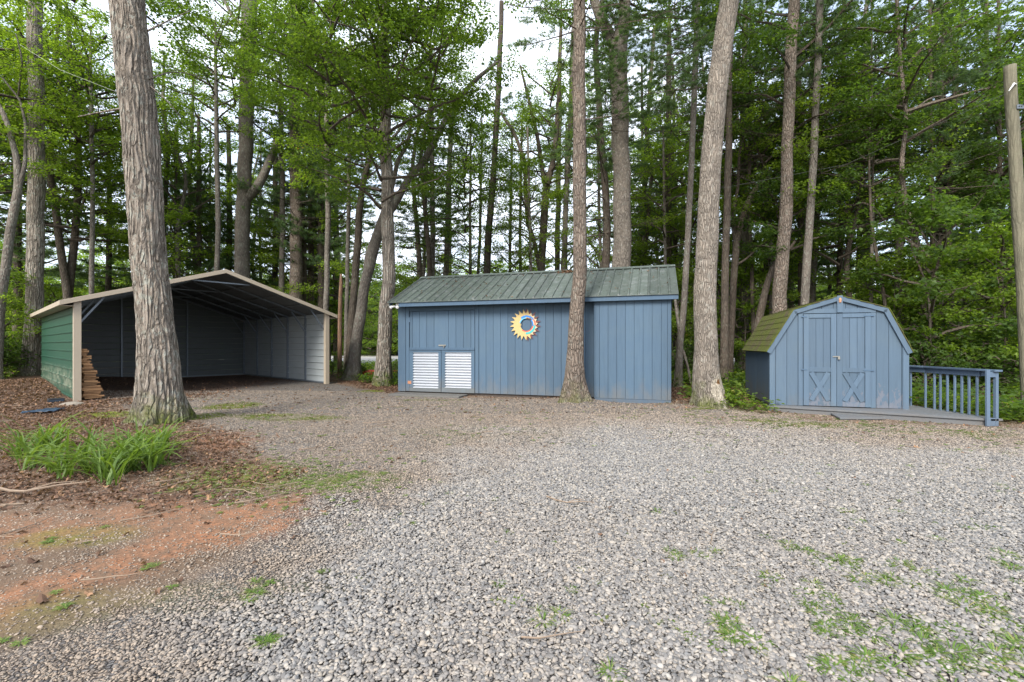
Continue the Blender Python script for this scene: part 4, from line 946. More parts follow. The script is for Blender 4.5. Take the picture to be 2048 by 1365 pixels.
# ---------------------------------------------------------------- long blue shed
sf = Frame(-3.07, 12.4, -17.31)
ss_ = thing('storage_shed', 'long low blue shed with ribbed green metal roof and two bright corrugated door panels', 'shed', (sf.o[0], sf.o[1], 0), sf.a)
YL, YR, XL, XC, XR, ZB, ZT = .35, .12, -.21, 5.25, 6.973, .07, 2.43
EZ, RY, RH = 2.505, 1.9, 3.43
RS = (RH-EZ)/RY
mb = MB(); mb.box(XL+.012, XC, YL+.03, 3.5, ZB, ZT); mb.box(XC+.0, XR-.012, YR+.03, 3.5, ZB, ZT)
for x0, x1 in ((XL+.012, XL+.03), (XR-.03, XR-.012)):
    for q in [(.2, ZT)]: pass
    b0 = len(mb.v); pr = [(.12, ZT+.002), (3.7, ZT+.002), (RY, RH-.06)]
    mb.v += [(x0, y, z) for y, z in pr]+[(x1, y, z) for y, z in pr]; mb.f += [(b0, b0+1, b0+2), (b0+5, b0+4, b0+3), (b0, b0+3, b0+4, b0+1), (b0+1, b0+4, b0+5, b0+2), (b0+2, b0+5, b0+3, b0)]; mb.m += [0]*5
wall = mb.build('wall', M['groove'], ss_)
def planks(root, mt, x0, x1, yf, z0, z1, w=.2, first=None, th=.022):
    x = x0; k = 0
    while x < x1-.02:
        xe = min(x+(first if (first and k == 0) else w), x1)
        boxp('plank', root, mt, x+.0026, xe-.0026, yf, yf+th, z0, z1+rnd.uniform(-.002, .002), .0025); x = xe; k += 1
xd1 = sf.inv(957.5, 700, YL)[0]
planks(wall, M['blue'], xd1+.003, XC-.024, YL+.006, ZB, ZT, .2)
planks(wall, M['blue'], XC, XR-.08, YR+.006, ZB+.012, ZT, .2, .11)
boxp('plank', wall, M['blue'], XR-.077, XR, YR+.004, YR+.028, ZB+.012, ZT)
# return wall at the step, end walls
boxp('plank', wall, M['blue'], XC-.022, XC-.002, YR+.008, YL+.004, ZB, ZT)
for k in range(16):
    y0 = YR+.03+k*.21; boxp('plank', wall, M['blue2'], XR-.011, XR+.006, y0, y0+.203, ZB, ZT)
    y0 = YL+.03+k*.2
    if k < 15: boxp('plank', wall, M['blue2'], XL-.006, XL+.011, y0, y0+.194, ZB, ZT)
boxp('plinth_board', ss_, M['blue2'], XC, XR, YR-.012, YR+.03, -.03, ZB+.008)
boxp('skid', ss_, M['rotwood'], XL, XC, YL+.06, YL+.16, -.03, ZB-.003)
boxp('corner_board', ss_, M['blue'], XL-.008, sf.inv(811.5, 700, YL)[0], YL-.014, YL+.008, ZB-.01, ZT)
boxp('fascia', ss_, M['blue2'], 0.0, 7.126, -.0, .03, 2.375, 2.492)
boxp('soffit', ss_, M['blue2'], 0.0, 7.12, .032, YL+.02, 2.44, 2.452)
boxp('fascia_joint', ss_, M['groove'], 3.35, 3.356, -.004, -.0005, 2.377, 2.49, 0)
# doors
dx0 = sf.inv(812, 700, YL)[0]; dx1 = xd1
def sx(px): return sf.inv(px, 700, YL)[0]
def szz(px, py): return sf.inv(px, py, YL)[1]
zt = szz(885, 615.5); zdo = szz(885, 621.5); zr1 = szz(885, 696); zr0 = szz(885, 701); zb = szz(885, 785.8)
boxp('door_frame', ss_, M['blue'], dx0+.003, sx(818.5), YL-.012, YL+.03, ZB, ZT)
boxp('door_frame', ss_, M['blue'], sx(950.5), dx1, YL-.012, YL+.03, ZB, ZT)
boxp('door_frame', ss_, M['blue'], sx(818.5)+.002, sx(950.5)-.002, YL-.012, YL+.03, zdo, ZT)
up = boxp('upper_door', ss_, M['groove'], sx(819), sx(950), YL+.012, YL+.03, zr0, zdo-.008)
ed = [819.5, 825, 839, 853.6, 868.3, 897, 912, 927, 942, 949.6]
for a_, b_ in zip(ed, ed[1:]): boxp('plank', up, M['blue'], sx(a_)+.003, sx(b_)-.003, YL-.006, YL+.012, zr1, zdo-.012)
boxp('rail', up, M['blue2'], sx(819.5), sx(949.6), YL-.024, YL-.003, zr0+.004, zr1+.004)
for px in (819, 948): 
    boxp('hinge', up, M['hinge'], sx(px)-.012, sx(px)+.02, YL-.014, YL-.006, szz(px, 645), szz(px, 635))
lt = boxp('latch', up, M['brass'], sx(878), sx(892), YL-.03, YL-.026, szz(885, 692.5), szz(885, 690))
MB().tube([(sx(889), YL-.045, szz(885, 691)), (sx(889), YL-.045, szz(885, 695.5))], [.016, .016], 8).build('padlock', M['brass'], up)
for (a0, a1, c0, c1) in ((818.7, 882.4, 827, 877), (883, 949.5, 891, 942.6)):
    dr = boxp('lower_door', ss_, M['groove'], sx(a0), sx(a1), YL+.014, YL+.03, zb+.01, zr0-.006)
    zc1 = szz(c0, 705.5); zc0 = szz(c0, 775.4)
    boxp('frame', dr, M['blue'], sx(a0)+.002, sx(c0), YL-.012, YL+.012, zc0, zc1)
    boxp('frame', dr, M['blue'], sx(c1), sx(a1)-.002, YL-.012, YL+.012, zc0, zc1)
    boxp('frame', dr, M['blue'], sx(a0)+.002, sx(a1)-.002, YL-.013, YL+.012, zc1+.002, zr0-.008)
    boxp('frame', dr, painted_wood('grimy_bottom_rail', (.13, .17, .20), dz=1.2, dirt0=.3), sx(a0)+.002, sx(a1)-.002, YL-.013, YL+.012, zb+.012, zc0-.002)
    ys_ = np.linspace(0, 1, 13*10+1); pr = [(YL-.004-.021*cos(q*13*2*PI), zc0+(zc1-zc0)*q) for q in ys_]
    Vv = [(x, y, z) for x in (sx(c0)-.005, sx(c1)+.005) for y, z in pr]; nn_ = len(pr)
    me = bpy.data.meshes.new('corrugated_panel'); me.from_pydata(Vv, [], [(i, nn_+i, nn_+i+1, i+1) for i in range(nn_-1)]); me.materials.append(M['corr']); me.polygons.foreach_set('use_smooth', [True]*len(me.polygons))
    link('corrugated_panel', me, dr)
boxp('bare_patch', ss_, M['rust'], sx(816), sx(823), YL-.0165, YL-.0125, szz(816, 768), szz(816, 762), .001)
# roof
rf = MB(); rf.bar((-.30, .05, EZ-.05), (-.30, RY, RH-.055), .03, .09); rf.bar((7.09, .05, EZ-.05), (7.09, RY, RH-.055), .03, .09)
rf.bar((-.30, 3.75, EZ-.05), (-.30, RY+.02, RH-.055), .03, .09); rf.bar((7.09, 3.75, EZ-.05), (7.09, RY+.02, RH-.055), .03, .09)
roof = rf.build('roof', M['blue2'], ss_)
x = -.34; npan = 33; pw = (7.13+.34)/npan
for k in range(npan):
    x0 = -.34+k*pw; x1 = x0+pw-.0015
    prof = [(x0, -.004), (x1, -.004), (x1, .004), (x0+.066, .004), (x0+.05, .036), (x0+.024, .036), (x0+.01, .004), (x0+.0, .004)]
    # minor ribs
    for sgn in (0, 1):
        mb = MB().prism(prof, -.035 if sgn == 0 else 0.0, RY)
        mb.v = [(px_, y, EZ+zz+RS*y) for px_, y, zz in mb.v] if sgn == 0 else [(px_, 2*RY-y, EZ+zz+RS*y) for px_, y, zz in mb.v]
        mb.build('roof_panel', M['groof'], roof)
cap = MB(); cap.bar((-.34, RY-.07, RH+.004), (7.13, RY-.07, RH+.004), .15, .012, (0, -RS, 1)); cap.bar((-.34, RY+.07, RH+.004), (7.13, RY+.07, RH+.004), .15, .012, (0, RS, 1))
cap.build('ridge_cap', M['groof'], roof)
# floodlight under the left eave
fx, fy = sf.world(-.12, .12); fl = thing('floodlight', 'white twin-head security light under the left eave of the long blue shed', 'light', (fx, fy, 2.41), sf.a)
MB().box(-.04, .10, .0, .05, -.01, .07).build('base', M['white'], fl, bevel=.006)
for sg, tx in ((-1, -.13), (1, .06)):
    MB().tube([(tx*.3, 0, 0), (tx, -.07, -.03), (tx+.01*sg, -.1, -.045)], [.02, .035, .045], 12).build('lamp_head', M['white'], fl)
x0, y0 = sf.world(-.1, -.28)
stp = thing('concrete_step', 'low flat concrete slab in front of the corrugated doors', 'step', (x0, y0, 0), sf.a); MB().box(-.05, 2.0, 0, .58, -.05, .045).build('slab', M['concrete'], stp, bevel=.012)

# sun and moon wall ornament
def sp_(px, py): return sf.inv(px, py, YL-.03)
ocx, ocz = sp_(1049.5, 650); U1 = (sp_(1069.5, 650)[0]-ocx)/20
wx, wy = sf.world(ocx, YL-.03)
sun = thing('sun_ornament', 'yellow metal sun wall ornament with a painted moon ring round its open middle', 'ornament', (wx, wy, ocz), sf.a)
M['suny'] = simple('cream_yellow_paint', (.48, .35, .14), .5, 0, .10, 14)
M['sunb'] = simple('bright_blue_paint', (.02, .17, .50), .45, 0, .2, 20); M['sunl'] = simple('light_blue_paint', (.10, .38, .62), .45); M['sunr'] = simple('ornament_red_paint', (.50, .07, .04), .45, 0, .2); M['sunt'] = simple('teal_paint', (.04, .36, .36), .45, 0, .2); M['sunw'] = simple('cream_stripe_paint', (.5, .40, .25), .45); M['sund'] = simple('dark_maroon_paint', (.13, .035, .03), .45, 0, .4, 25)
def arcplate(name, root, mt, cx, cz, r0, r1, a0, a1, y0, y1, cx1=None, n=20, r1e=None, r0e=None):
    """ring sector with thickness (units: photo pixels at the wall)"""
    mb = MB(); cx1 = cx if cx1 is None else cx1; k = len(mb.v)
    for i in range(n+1):
        a = RAD(a0+(a1-a0)*i/n); f = i/n; rr1 = r1 if r1e is None else r1+(r1e-r1)*f; rr0 = r0 if r0e is None else r0+(r0e-r0)*f
        for y in (y0, y1):
            mb.v.append(((cx+rr0*cos(a))*U1, y, (cz+rr0*sin(a))*U1)); mb.v.append(((cx1+rr1*cos(a))*U1, y, (cz+rr1*sin(a))*U1))
    for i in range(n):
        b_ = i*4; c_ = b_+4
        mb.f += [(b_, b_+1, c_+1, c_), (b_+2, c_+2, c_+3, b_+3), (b_, c_, c_+2, b_+2), (b_+1, b_+3, c_+3, c_+1)]; mb.m += [0]*4
    mb.f += [(0, 2, 3, 1), (n*4, n*4+1, n*4+3, n*4+2)]; mb.m += [0, 0]
    return mb.build(name, mt, root)
arcplate('sun_face', sun, M['suny'], 3.2, 0, 12.0, 22.5, 60, 300, 0, .006, cx1=0)
arcplate('sun_rim', sun, M['suny'], 3.2, 0, 16.0, 22.5, -60, 60, .001, .005, cx1=0)
MB().prism([(-9.4*U1, 2.5*U1), (-6.6*U1, -.5*U1), (-9.0*U1, -2.2*U1)], 0, .006).build('nose', M['suny'], sun)
nr = 20
for k in range(nr):
    a = 360*k/nr+3; right = cos(RAD(a)) > .45
    R1 = 30.5 if not right else 26.5; wd = 8.2; lean = 3
    p0 = ((cos(RAD(a-wd))*21.5)*U1, (sin(RAD(a-wd))*21.5)*U1); p1 = ((cos(RAD(a+wd))*21.5)*U1, (sin(RAD(a+wd))*21.5)*U1); p2 = ((cos(RAD(a+lean))*R1)*U1, (sin(RAD(a+lean))*R1)*U1)
    MB().prism([p0, p1, p2], -.001 if k % 2 else .0005, .006).build('ray', M['suny'] if not right else M['sunw'], sun)
    if right or abs(cos(RAD(a))) < .5 and cos(RAD(a)) > 0:
        a2 = a+9; p0 = ((cos(RAD(a2-6))*22)*U1, (sin(RAD(a2-6))*22)*U1); p1 = ((cos(RAD(a2+6))*22)*U1, (sin(RAD(a2+6))*22)*U1); p2 = ((cos(RAD(a2))*33)*U1, (sin(RAD(a2))*33)*U1)
        MB().prism([p0, p1, p2], .008, .012).build('dark_ray', M['sund'], sun)
for nm, mt, r0, r1, a0, a1 in (('blue_stripe', 'sunb', 14.6, 18.3, 130, 35), ('light_blue_stripe', 'sunl', 12.3, 14.6, 165, 95), ('red_stripe', 'sunr', 16.2, 18.6, 35, -5), ('teal_stripe', 'sunt', 14.6, 18.6, -5, -95),
                               ('blue_stripe', 'sunb', 12.0, 14.4, 45, -10), ('red_stripe', 'sunr', 12.0, 14.0, -12, -130), ('cream_stripe', 'sunw', 14.4, 16.2, 60, -3), ('cream_stripe', 'sunw', 14.0, 14.7, -3, -110), ('red_stripe', 'sund', 12.0, 13.4, 90, 50)):
    arcplate(nm, sun, M[mt], 3.4, 0, r0, r1, a0, a1, -.004, .0)
# ---------------------------------------------------------------- small gambrel shed
gf = Frame(5.29, 9.4, -16.5)
gs = thing('garden_shed', 'small blue barn-roofed shed with double crossbuck doors and a mossy shingle roof', 'shed', (gf.o[0], gf.o[1], 0), gf.a)
GW, GD, GZ = 2.347, 2.4, .125
def zp(x, y): return gf.inv(1380+x/3.066, 540+y/3.066, 0.0)
pk = zp(903, 162); kl = zp(628, 246); kr = zp(1212, 240); el = zp(468, 498); er = zp(1358, 512)
pk = ((kl[0]+kr[0])/2, pk[1]); kz = (kl[1]+kr[1])/2; ez = (el[1]+er[1])/2; ex0, ex1 = el[0], er[0]
prof = [(ex0, ez), (kl[0], kz), pk, (kr[0], kz), (ex1, ez)]
def gtop(x, ins=0.0):
    for (x0, z0), (x1, z1) in zip(prof, prof[1:]):
        if x0 <= x <= x1: return z0+(z1-z0)*(x-x0)/(x1-x0)-ins
    return ez
bodyp = [(.01, GZ), (GW-.01, GZ), (GW-.01, gtop(GW-.01, .03)), (kr[0]-.01, kz-.03), (pk[0], pk[1]-.03), (kl[0]+.01, kz-.03), (.01, gtop(.01, .03))]
wall = MB().prism(bodyp, .02, GD).build('wall', M['groove'], gs)
d0 = zp(692, 500)[0]; d1 = zp(1106, 500)[0]; dt = zp(900, 268)[1]; dm = (d0+d1)/2; db = GZ+.01
fr = .085
def gplank(x0, x1, z0):
    pts_ = [x0]+[q for q in (kl[0], pk[0], kr[0]) if x0 < q < x1]+[x1]
    MB().prism([(x0, z0), (x1, z0)]+[(q, gtop(q, .02)) for q in reversed(pts_)], -.0, .02).build('plank', M['gpeel'] if x0 > d1 else M['gblue'], wall, bevel=.002)
edg = [0.0]; q = .10
while q < d0-fr: edg.append(q); q += .205
edg.append(d0-fr)
for a_, b_ in zip(edg, edg[1:]): gplank(a_+.003, b_-.003, GZ)
edg = [GW]; q = GW-.10
while q > d1+fr: edg.append(q); q -= .205
edg.append(d1+fr)
for b_, a_ in zip(edg, edg[1:]): gplank(a_+.003, b_-.003, GZ-.0)
q = d0-fr
while q < d1+fr-.01: gplank(q+.003, min(q+.205, d1+fr)-.003, dt+.095); q += .205
# side walls
for x0, x1, mt_ in ((-.008, .009, 'gshade'), (GW-.009, GW+.008, 'gblue')):
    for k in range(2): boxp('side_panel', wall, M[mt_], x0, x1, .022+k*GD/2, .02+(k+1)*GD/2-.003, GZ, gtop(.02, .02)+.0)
# trim
boxp('corner_board', gs, M['gblue'], -.012, .085, -.022, -.002, GZ-.02, gtop(.085, .10)-.02); boxp('corner_board', gs, M['gblue'], GW-.085, GW+.012, -.022, -.002, GZ-.03, gtop(GW-.085, .10)-.02)
for x0 in (d0-fr, d1+.003): boxp('door_trim', gs, M['gblue'], x0, x0+fr-.003, -.02, -.002, GZ-.0, dt+.005)
boxp('door_trim', gs, M['gblue'], d0-fr, d1+fr, -.022, -.002, dt+.008, dt+.095)
def trimseg(p, q, w=.085):
    v_ = Vector((q[0]-p[0], q[1]-p[1])).normalized(); nn = Vector((v_.y, -v_.x))*w
    if nn.y > 0: nn = -nn
    MB().prism([p, q, (q[0]+nn.x, q[1]+nn.y), (p[0]+nn.x, p[1]+nn.y)], -.05, -.024).build('rake_board', M['gblue'], gs, bevel=.002)
trimseg((ex0, ez), (kl[0]+.01, kz)); trimseg((kl[0]+.012, kz), (pk[0]-.0, pk[1])); trimseg(pk, (kr[0]-.012, kz)); trimseg((kr[0]-.01, kz), (ex1, ez))
boxp('ridge_board', gs, M['gblue'], pk[0]-.048, pk[0]+.048, -.062, -.051, dt+.015, pk[1]+.005)
MB().tube([(pk[0], -.067, pk[1]-.13), (pk[0], -.067, pk[1]-.07), (pk[0], -.067, pk[1]-.04)], [.02, .026, .012], 8).build('bare_wood_patch', M['rawwood'], gs)
# eave returns
for x0, x1 in ((ex0, .0), (GW, ex1)): boxp('eave_return', gs, M['gblue'], x0+.003, x1-.003, -.022, .1, ez-.012, ez+.045)
# doors
for sd, (a_, b_) in enumerate(((d0+.003, dm-.003), (dm+.003, d1-.003))):
    dr = boxp('door', gs, M['groove'], a_, b_, -.006, .0, db, dt)
    z1_, z2_ = zp(900, 614)[1], dt; st = .10; so_ = .095
    zmid = z1_
    xs_ = np.linspace(a_+so_, b_-so_, 4)
    for x0, x1 in zip(xs_, xs_[1:]): boxp('plank', dr, M['gblue'], x0+.002, x1-.002, -.016, -.006, zmid, z2_-.08)
    for x0, x1 in zip(xs_, xs_[1:]): boxp('plank', dr, M['gpeel'], x0+.002, x1-.002, -.016, -.006, db+.08, zmid)
    for x0, x1 in ((a_, a_+so_), (b_-so_, b_)): boxp('stile', dr, M['gblue'], x0, x1, -.036, -.008, db, dt-.004)
    boxp('rail', dr, M['gblue'], a_+so_+.001, b_-so_-.001, -.034, -.014, dt-.085, dt-.004)
    boxp('rail', dr, M['gblue'], a_+so_+.001, b_-so_-.001, -.034, -.014, zmid-.045, zmid+.045)
    boxp('rail', dr, M['gpeel'], a_+so_+.001, b_-so_-.001, -.034, -.014, db, db+.09)
    zl, zh = db+.095, zmid-.05; xa, xb = a_+so_+.03, b_-so_-.03
    barp('cross_brace', dr, M['gblue'], (xa+.01, -.026, zl+.01), (xb-.01, -.026, zh-.01), .02, .085, (1, 0, .0))
    barp('cross_brace', dr, M['gblue'], (xb-.01, -.0275, zl+.01), (xa+.01, -.0275, zh-.01), .022, .083, (1, 0, .0))
    hx = (a_-.04, a_+.06) if sd == 0 else (b_-.12, b_+.05)
    for zz in (dt-.055, zmid): boxp('hinge', dr, M['hinge'], hx[0], hx[1], -.044, -.0365, zz-.012, zz+.012, .002)
zk = zp(900, 533)[1]
boxp('hasp', gs, M['brass'], dm-.07, dm+.05, -.048, -.038, zk-.008, zk+.012, .002)
MB().tube([(dm+.03, -.06, zk), (dm+.03, -.06, zk-.05)], [.02, .022], 8).build('padlock', M['brass'], gs)
# roof sheathing + shingles
def off(p, d_): return (p[0], p[1]+d_)
shp = [(ex0, ez), (kl[0], kz), pk, (kr[0], kz), (ex1, ez), (ex1-.02, ez-.01), (kr[0]-.012, kz-.018), (pk[0], pk[1]-.02), (kl[0]+.012, kz-.018), (ex0+.02, ez-.01)]
roof = MB().prism(shp, -.048, GD+.05).build('roof', M['shingle'], gs)
sme = MB().box(-.149, .149, -.075, .075, 0, .011).build('shingle', M['shingle'], None, bevel=.002); shm = sme.data; bpy.data.objects.remove(sme)
for (p, q, inward) in (((ex0, ez), (kl[0], kz), 0), ((kl[0], kz), pk, 0), ((ex1, ez), (kr[0], kz), 1), ((kr[0], kz), pk, 1)):
    L_ = math.hypot(q[0]-p[0], q[1]-p[1]); ux, uz = (q[0]-p[0])/L_, (q[1]-p[1])/L_; nr_ = max(1, round(L_/.13)); ex_ = L_/nr_
    nz_ = (-uz, ux) if not inward else (uz, -ux)
    if nz_[1] < 0: nz_ = (-nz_[0], -nz_[1])
    for r_ in range(nr_):
        for c_ in range(9):
            yy = -.06+(c_+.5)*.3-(.15 if r_ % 2 else 0)
            sc = 1.0
            y0_, y1_ = max(yy-.149, -.07), min(yy+.149, GD+.07)
            if y1_-y0_ < .05: continue
            s_ = (r_+.5)*ex_; th_ = .004+.004*(r_ % 2)
            o = link('shingle', shm, roof, (p[0]+ux*s_+nz_[0]*(.003+rnd.uniform(0, .002)), (y0_+y1_)/2, p[1]+uz*s_+nz_[1]*.003))
            # local x along depth, local y up the slope, local z outward
            tilt = .05
            Yv = Vector((ux, 0, uz)); Zv = Vector((nz_[0], 0, nz_[1])); Yv = (Yv-Zv*tilt).normalized(); Xv = Vector((0, 1, 0)); Zv = Xv.cross(Yv)
            if Zv.z < 0 or (abs(Zv.z) < .01): Xv = -Xv; Zv = Xv.cross(Yv)
            o.rotation_euler = Matrix((Xv, Yv, Zv)).transposed().to_euler(); o.scale = ((y1_-y0_)/.298, (ex_+.012)/.15, 1.2)
boxp('skid', gs, M['rotwood'], .04, .14, .05, GD, .0, GZ-.005)
boxp('skid', gs, M['rotwood'], GW-.14, GW-.04, .05, GD, .0, GZ-.005)

# ---------------------------------------------------------------- deck with railing
dk = thing('wooden_deck', 'low weathered wedge-shaped deck with a blue railing beside the small shed', 'deck', (0, 0, 0))
DZ = .12; poly = [(5.16, 9.30), (7.93, 7.60), (8.14, 7.60), (8.16, 11.2), (6.3, 11.3), (5.5, 9.6)]
fd = Vector((2.77, -1.70)).normalized(); fn_ = Vector((-fd.y, fd.x))
def clip(poly, nx_, ny_, c):
    out = []
    for i in range(len(poly)):
        a_, b_ = poly[i], poly[(i+1) % len(poly)]; da = a_[0]*nx_+a_[1]*ny_-c; dbb = b_[0]*nx_+b_[1]*ny_-c
        if da >= 0: out.append(a_)
        if da*dbb < 0: tt = da/(da-dbb); out.append((a_[0]+(b_[0]-a_[0])*tt, a_[1]+(b_[1]-a_[1])*tt))
    return out
def flat(name, root, mt, poly, z0, z1, bev=.003):
    mb = MB(); n = len(poly); mb.v = [(x, y, z0) for x, y in poly]+[(x, y, z1) for x, y in poly]
    mb.f = [tuple(reversed(range(n))), tuple(range(n, 2*n))]+[(i, (i+1) % n, n+(i+1) % n, n+i) for i in range(n)]; mb.m = [0]*len(mb.f); return mb.build(name, mt, root, bevel=bev)
vals = [p[0]*fn_.x+p[1]*fn_.y for p in poly]; c = min(vals)
while c < max(vals):
    q = clip(poly, fn_.x, fn_.y, c+.003); q = clip(q, -fn_.x, -fn_.y, -(c+.137)) if len(q) > 2 else q
    if len(q) > 2: flat('deck_board', dk, M['deck'], q, DZ-.035, DZ+rnd.uniform(-.002, .002))
    c += .14
barp('skirt_board', dk, M['deck'], (5.2, 9.33, .035), (7.93, 7.66, .035), .03, .10)
rl = barp('railing', dk, M['rail'], (8.06, 7.66, .86), (8.06, 9.5, .86), .035, .09)   # rail face under the cap
yb = [9.24, 8.91, 8.72, 8.60, 8.46, 8.32, 8.19, 8.06, 7.92]
barp('top_rail', rl, M['rail'], (8.03, 8.9, .918), (8.03, 11.0, .918), .13, .032, bevel=.004)
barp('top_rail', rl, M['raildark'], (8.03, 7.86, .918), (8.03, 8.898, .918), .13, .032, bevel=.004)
barp('top_rail', rl, M['rail'], (8.03, 7.56, .918), (8.03, 7.858, .918), .13, .032, bevel=.004)
barp('side_board', rl, M['rail'], (8.02, 8.9, .855), (8.02, 10.9, .855), .028, .095)
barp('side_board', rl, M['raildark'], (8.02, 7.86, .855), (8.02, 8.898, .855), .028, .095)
for y in yb: boxp('baluster', rl, M['rail'], 8.02, 8.05, y-.015, y+.015, DZ, .82)
boxp('post', rl, M['rail'], 7.85, 7.905, 7.575, 7.61, .0, .93); boxp('post', rl, M['rail'], 8.025, 8.07, 7.60, 7.65, 0, .91)
boxp('end_board', rl, M['rail'], 7.907, 8.022, 7.60, 7.63, .81, .90); boxp('end_board', rl, M['rail'], 7.908, 8.020, 7.60, 7.635, .0, .13)
for y in (9.55, 10.3): boxp('baluster', rl, M['rail'], 8.02, 8.05, y-.015, y+.015, DZ, .82)
rb = thing('ramp_board', 'short grey board lying on the gravel in front of the deck', 'board', (0, 0, 0))
flat('board', rb, M['deck'], [G(1656, 828.5), G(1735, 831), G(1772, 841), G(1680, 841)], .012, .045, .004)

# ---------------------------------------------------------------- utility pole and cable
up_ = thing('utility_pole', 'tall weathered wooden utility pole leaning slightly at the right edge', 'pole', (9.72, 8.6, 0))
me, _, _ = trunk_mesh('pole', [Vector((0, 0, -.1)), Vector((-.13, 0, 2.2)), Vector((-.27, 0, 4.6)), Vector((-.385, 0, 6.62))], [.098, .096, .092, .088], 'bark_pole', 32, 0, 5, 5, None, 0, .2)
link('pole_shaft', me, up_)
boxp('bracket', up_, M['galv'], -.36, -.24, -.115, -.085, 5.72, 5.80, .004)
for q in (-.335, -.29): MB().tube([(q, -.118, 5.76), (q, -.122, 5.76)], [.012, .012], 8).build('bolt', M['black'], up_)
MB().tube([(-.235, -.14, 5.80), (-.23, -.15, 5.95), (-.20, -.15, 6.08), (-.12, -.14, 6.12)], [.035, .032, .028, .022], 8).build('conduit', M['galv'], up_)
MB().tube([(-.62, -.2, 6.0), (-.53, -.18, 6.1), (-.46, -.14, 6.17), (-.37, -.10, 6.18)], [.006, .013, .016, .01], 7).build('insulator', M['white'], up_)
MB().tube([(-.17, -.14, 6.1), (.05, -.1, 6.12), (.5, 0, 6.10), (1.6, .3, 6.35)], [.013]*4, 6).build('lead_wire', M['cable'], up_)
cb = thing('power_cable', 'grey cable curving up from the utility pole to the right', 'cable', (9.6, 8.5, 6.1))
MB().tube([(-.05, 0, .0), (.12, 0, .18), (.35, .0, .5), (.8, 0, 1.0), (3.5, .5, 2.2)], [.02]*5, 6).build('wire', M['cable'], cb)
cb = thing('power_cable', 'thin pale wire running from the pole insulator through the trees to the left', 'cable', (9.12, 8.4, 5.98))
MB().tube([(0, 0, 0), (-1.2, 2.5, -.35), (-6, 9, .4), (-14, 16, 3)], [.003]*4, 5).build('wire', M['cable'], cb)
cb = thing('power_cable', 'thin pale wire slanting down behind the leftmost straight trunk toward the thick oak', 'cable', P(40, 90, 12))
MB().tube([tuple(P(*q)-P(40, 90, 12)) for q in ((40, 90, 12), (120, 140, 11.5), (232, 184, 10.5), (262, 200, 9))], [.0035]*4, 5).build('wire', simple('pale_wire', (.4, .4, .36), .5), cb)

# ---------------------------------------------------------------- daylilies
ly = thing('daylily_clump', 'big clump of arching bright green strap leaves in front of the thick oak', 'plant', (*G(190, 925), .0))
lo = Vector((*G(190, 925), 0)); blades = []
def blade_geo(rs_, L_, wd):
    n = 7; t_ = np.linspace(0, 1, n); lean = rs_.uniform(.2, .75); droop = rs_.uniform(.35, .95)
    x = L_*(lean*t_+droop*.45*t_**2.5); z = L_*(t_*(1-.15*lean)-droop*.62*t_**2.6)
    wv = wd*np.minimum(1, .55+t_*2.2)*(1-t_**3.5)+.0008; side = rs_.uniform(-.05, .05)*t_**2*L_*3
    V = []
    for i in range(n): V += [(x[i], side[i]-wv[i]/2, z[i]+wv[i]*.28), (x[i], side[i], z[i]), (x[i], side[i]+wv[i]/2, z[i]+wv[i]*.28)]
    T = []
    for i in range(n-1):
        a_ = i*3
        for j in (0, 1): T.append((a_+j, a_+j+1, a_+j+4, a_+j+3))
    return np.array(V), np.array(T)
rs2 = np.random.RandomState(5)
for k in range(16):
    V, T = blade_geo(rs2, rs2.uniform(.44, .70), rs2.uniform(.018, .026)); blades.append(np_mesh('leaf', V, T, [M['lily']], smooth=True, attrs={'rv': np.clip(.15+np.repeat(np.linspace(.1, .6, 7), 3)+rs2.randn()*.15, 0, 1)}))
fans = []
for k in range(60):
    px = rs2.uniform(35, 325); py = rs2.uniform(908, 975) if 90 < px < 270 else rs2.uniform(905, 950)
    fans.append((*G(px, py), rs2.uniform(.75, 1.1)))
cnt = 0; EV, ET = [], []
for (fx_, fy_, fs) in fans:
    a0 = rs2.rand()*6.28
    for j in range(10):
        az = a0+(PI if j % 2 else 0)+rs2.randn()*.75; s_ = fs*rs2.uniform(.7, 1.15); x = fx_+rs2.randn()*.03; y = fy_+rs2.randn()*.03
        if cnt < 300:
            o = link('leaf', blades[rs2.randint(16)], ly, Vector((x, y, ghs(x, y)-.01))-lo); o.rotation_euler = (rs2.randn()*.08, -.2+rs2.rand()*.3, az); o.scale = (s_,)*3; cnt += 1
        else:
            V, T = blade_geo(rs2, .5*s_, .019); c_, s2 = cos(az), sin(az); V = np.stack([V[:, 0]*c_-V[:, 1]*s2+x-lo.x, V[:, 0]*s2+V[:, 1]*c_+y-lo.y, V[:, 2]+ghs(x, y)], -1)
            ET.append(T+21*len(EV)); EV.append(V)
tag(link('foliage', np_mesh('foliage', np.vstack(EV), np.vstack(ET), [M['lily']], smooth=True, attrs={'rv': rs2.rand(21*len(EV))}), ly), kind='stuff')

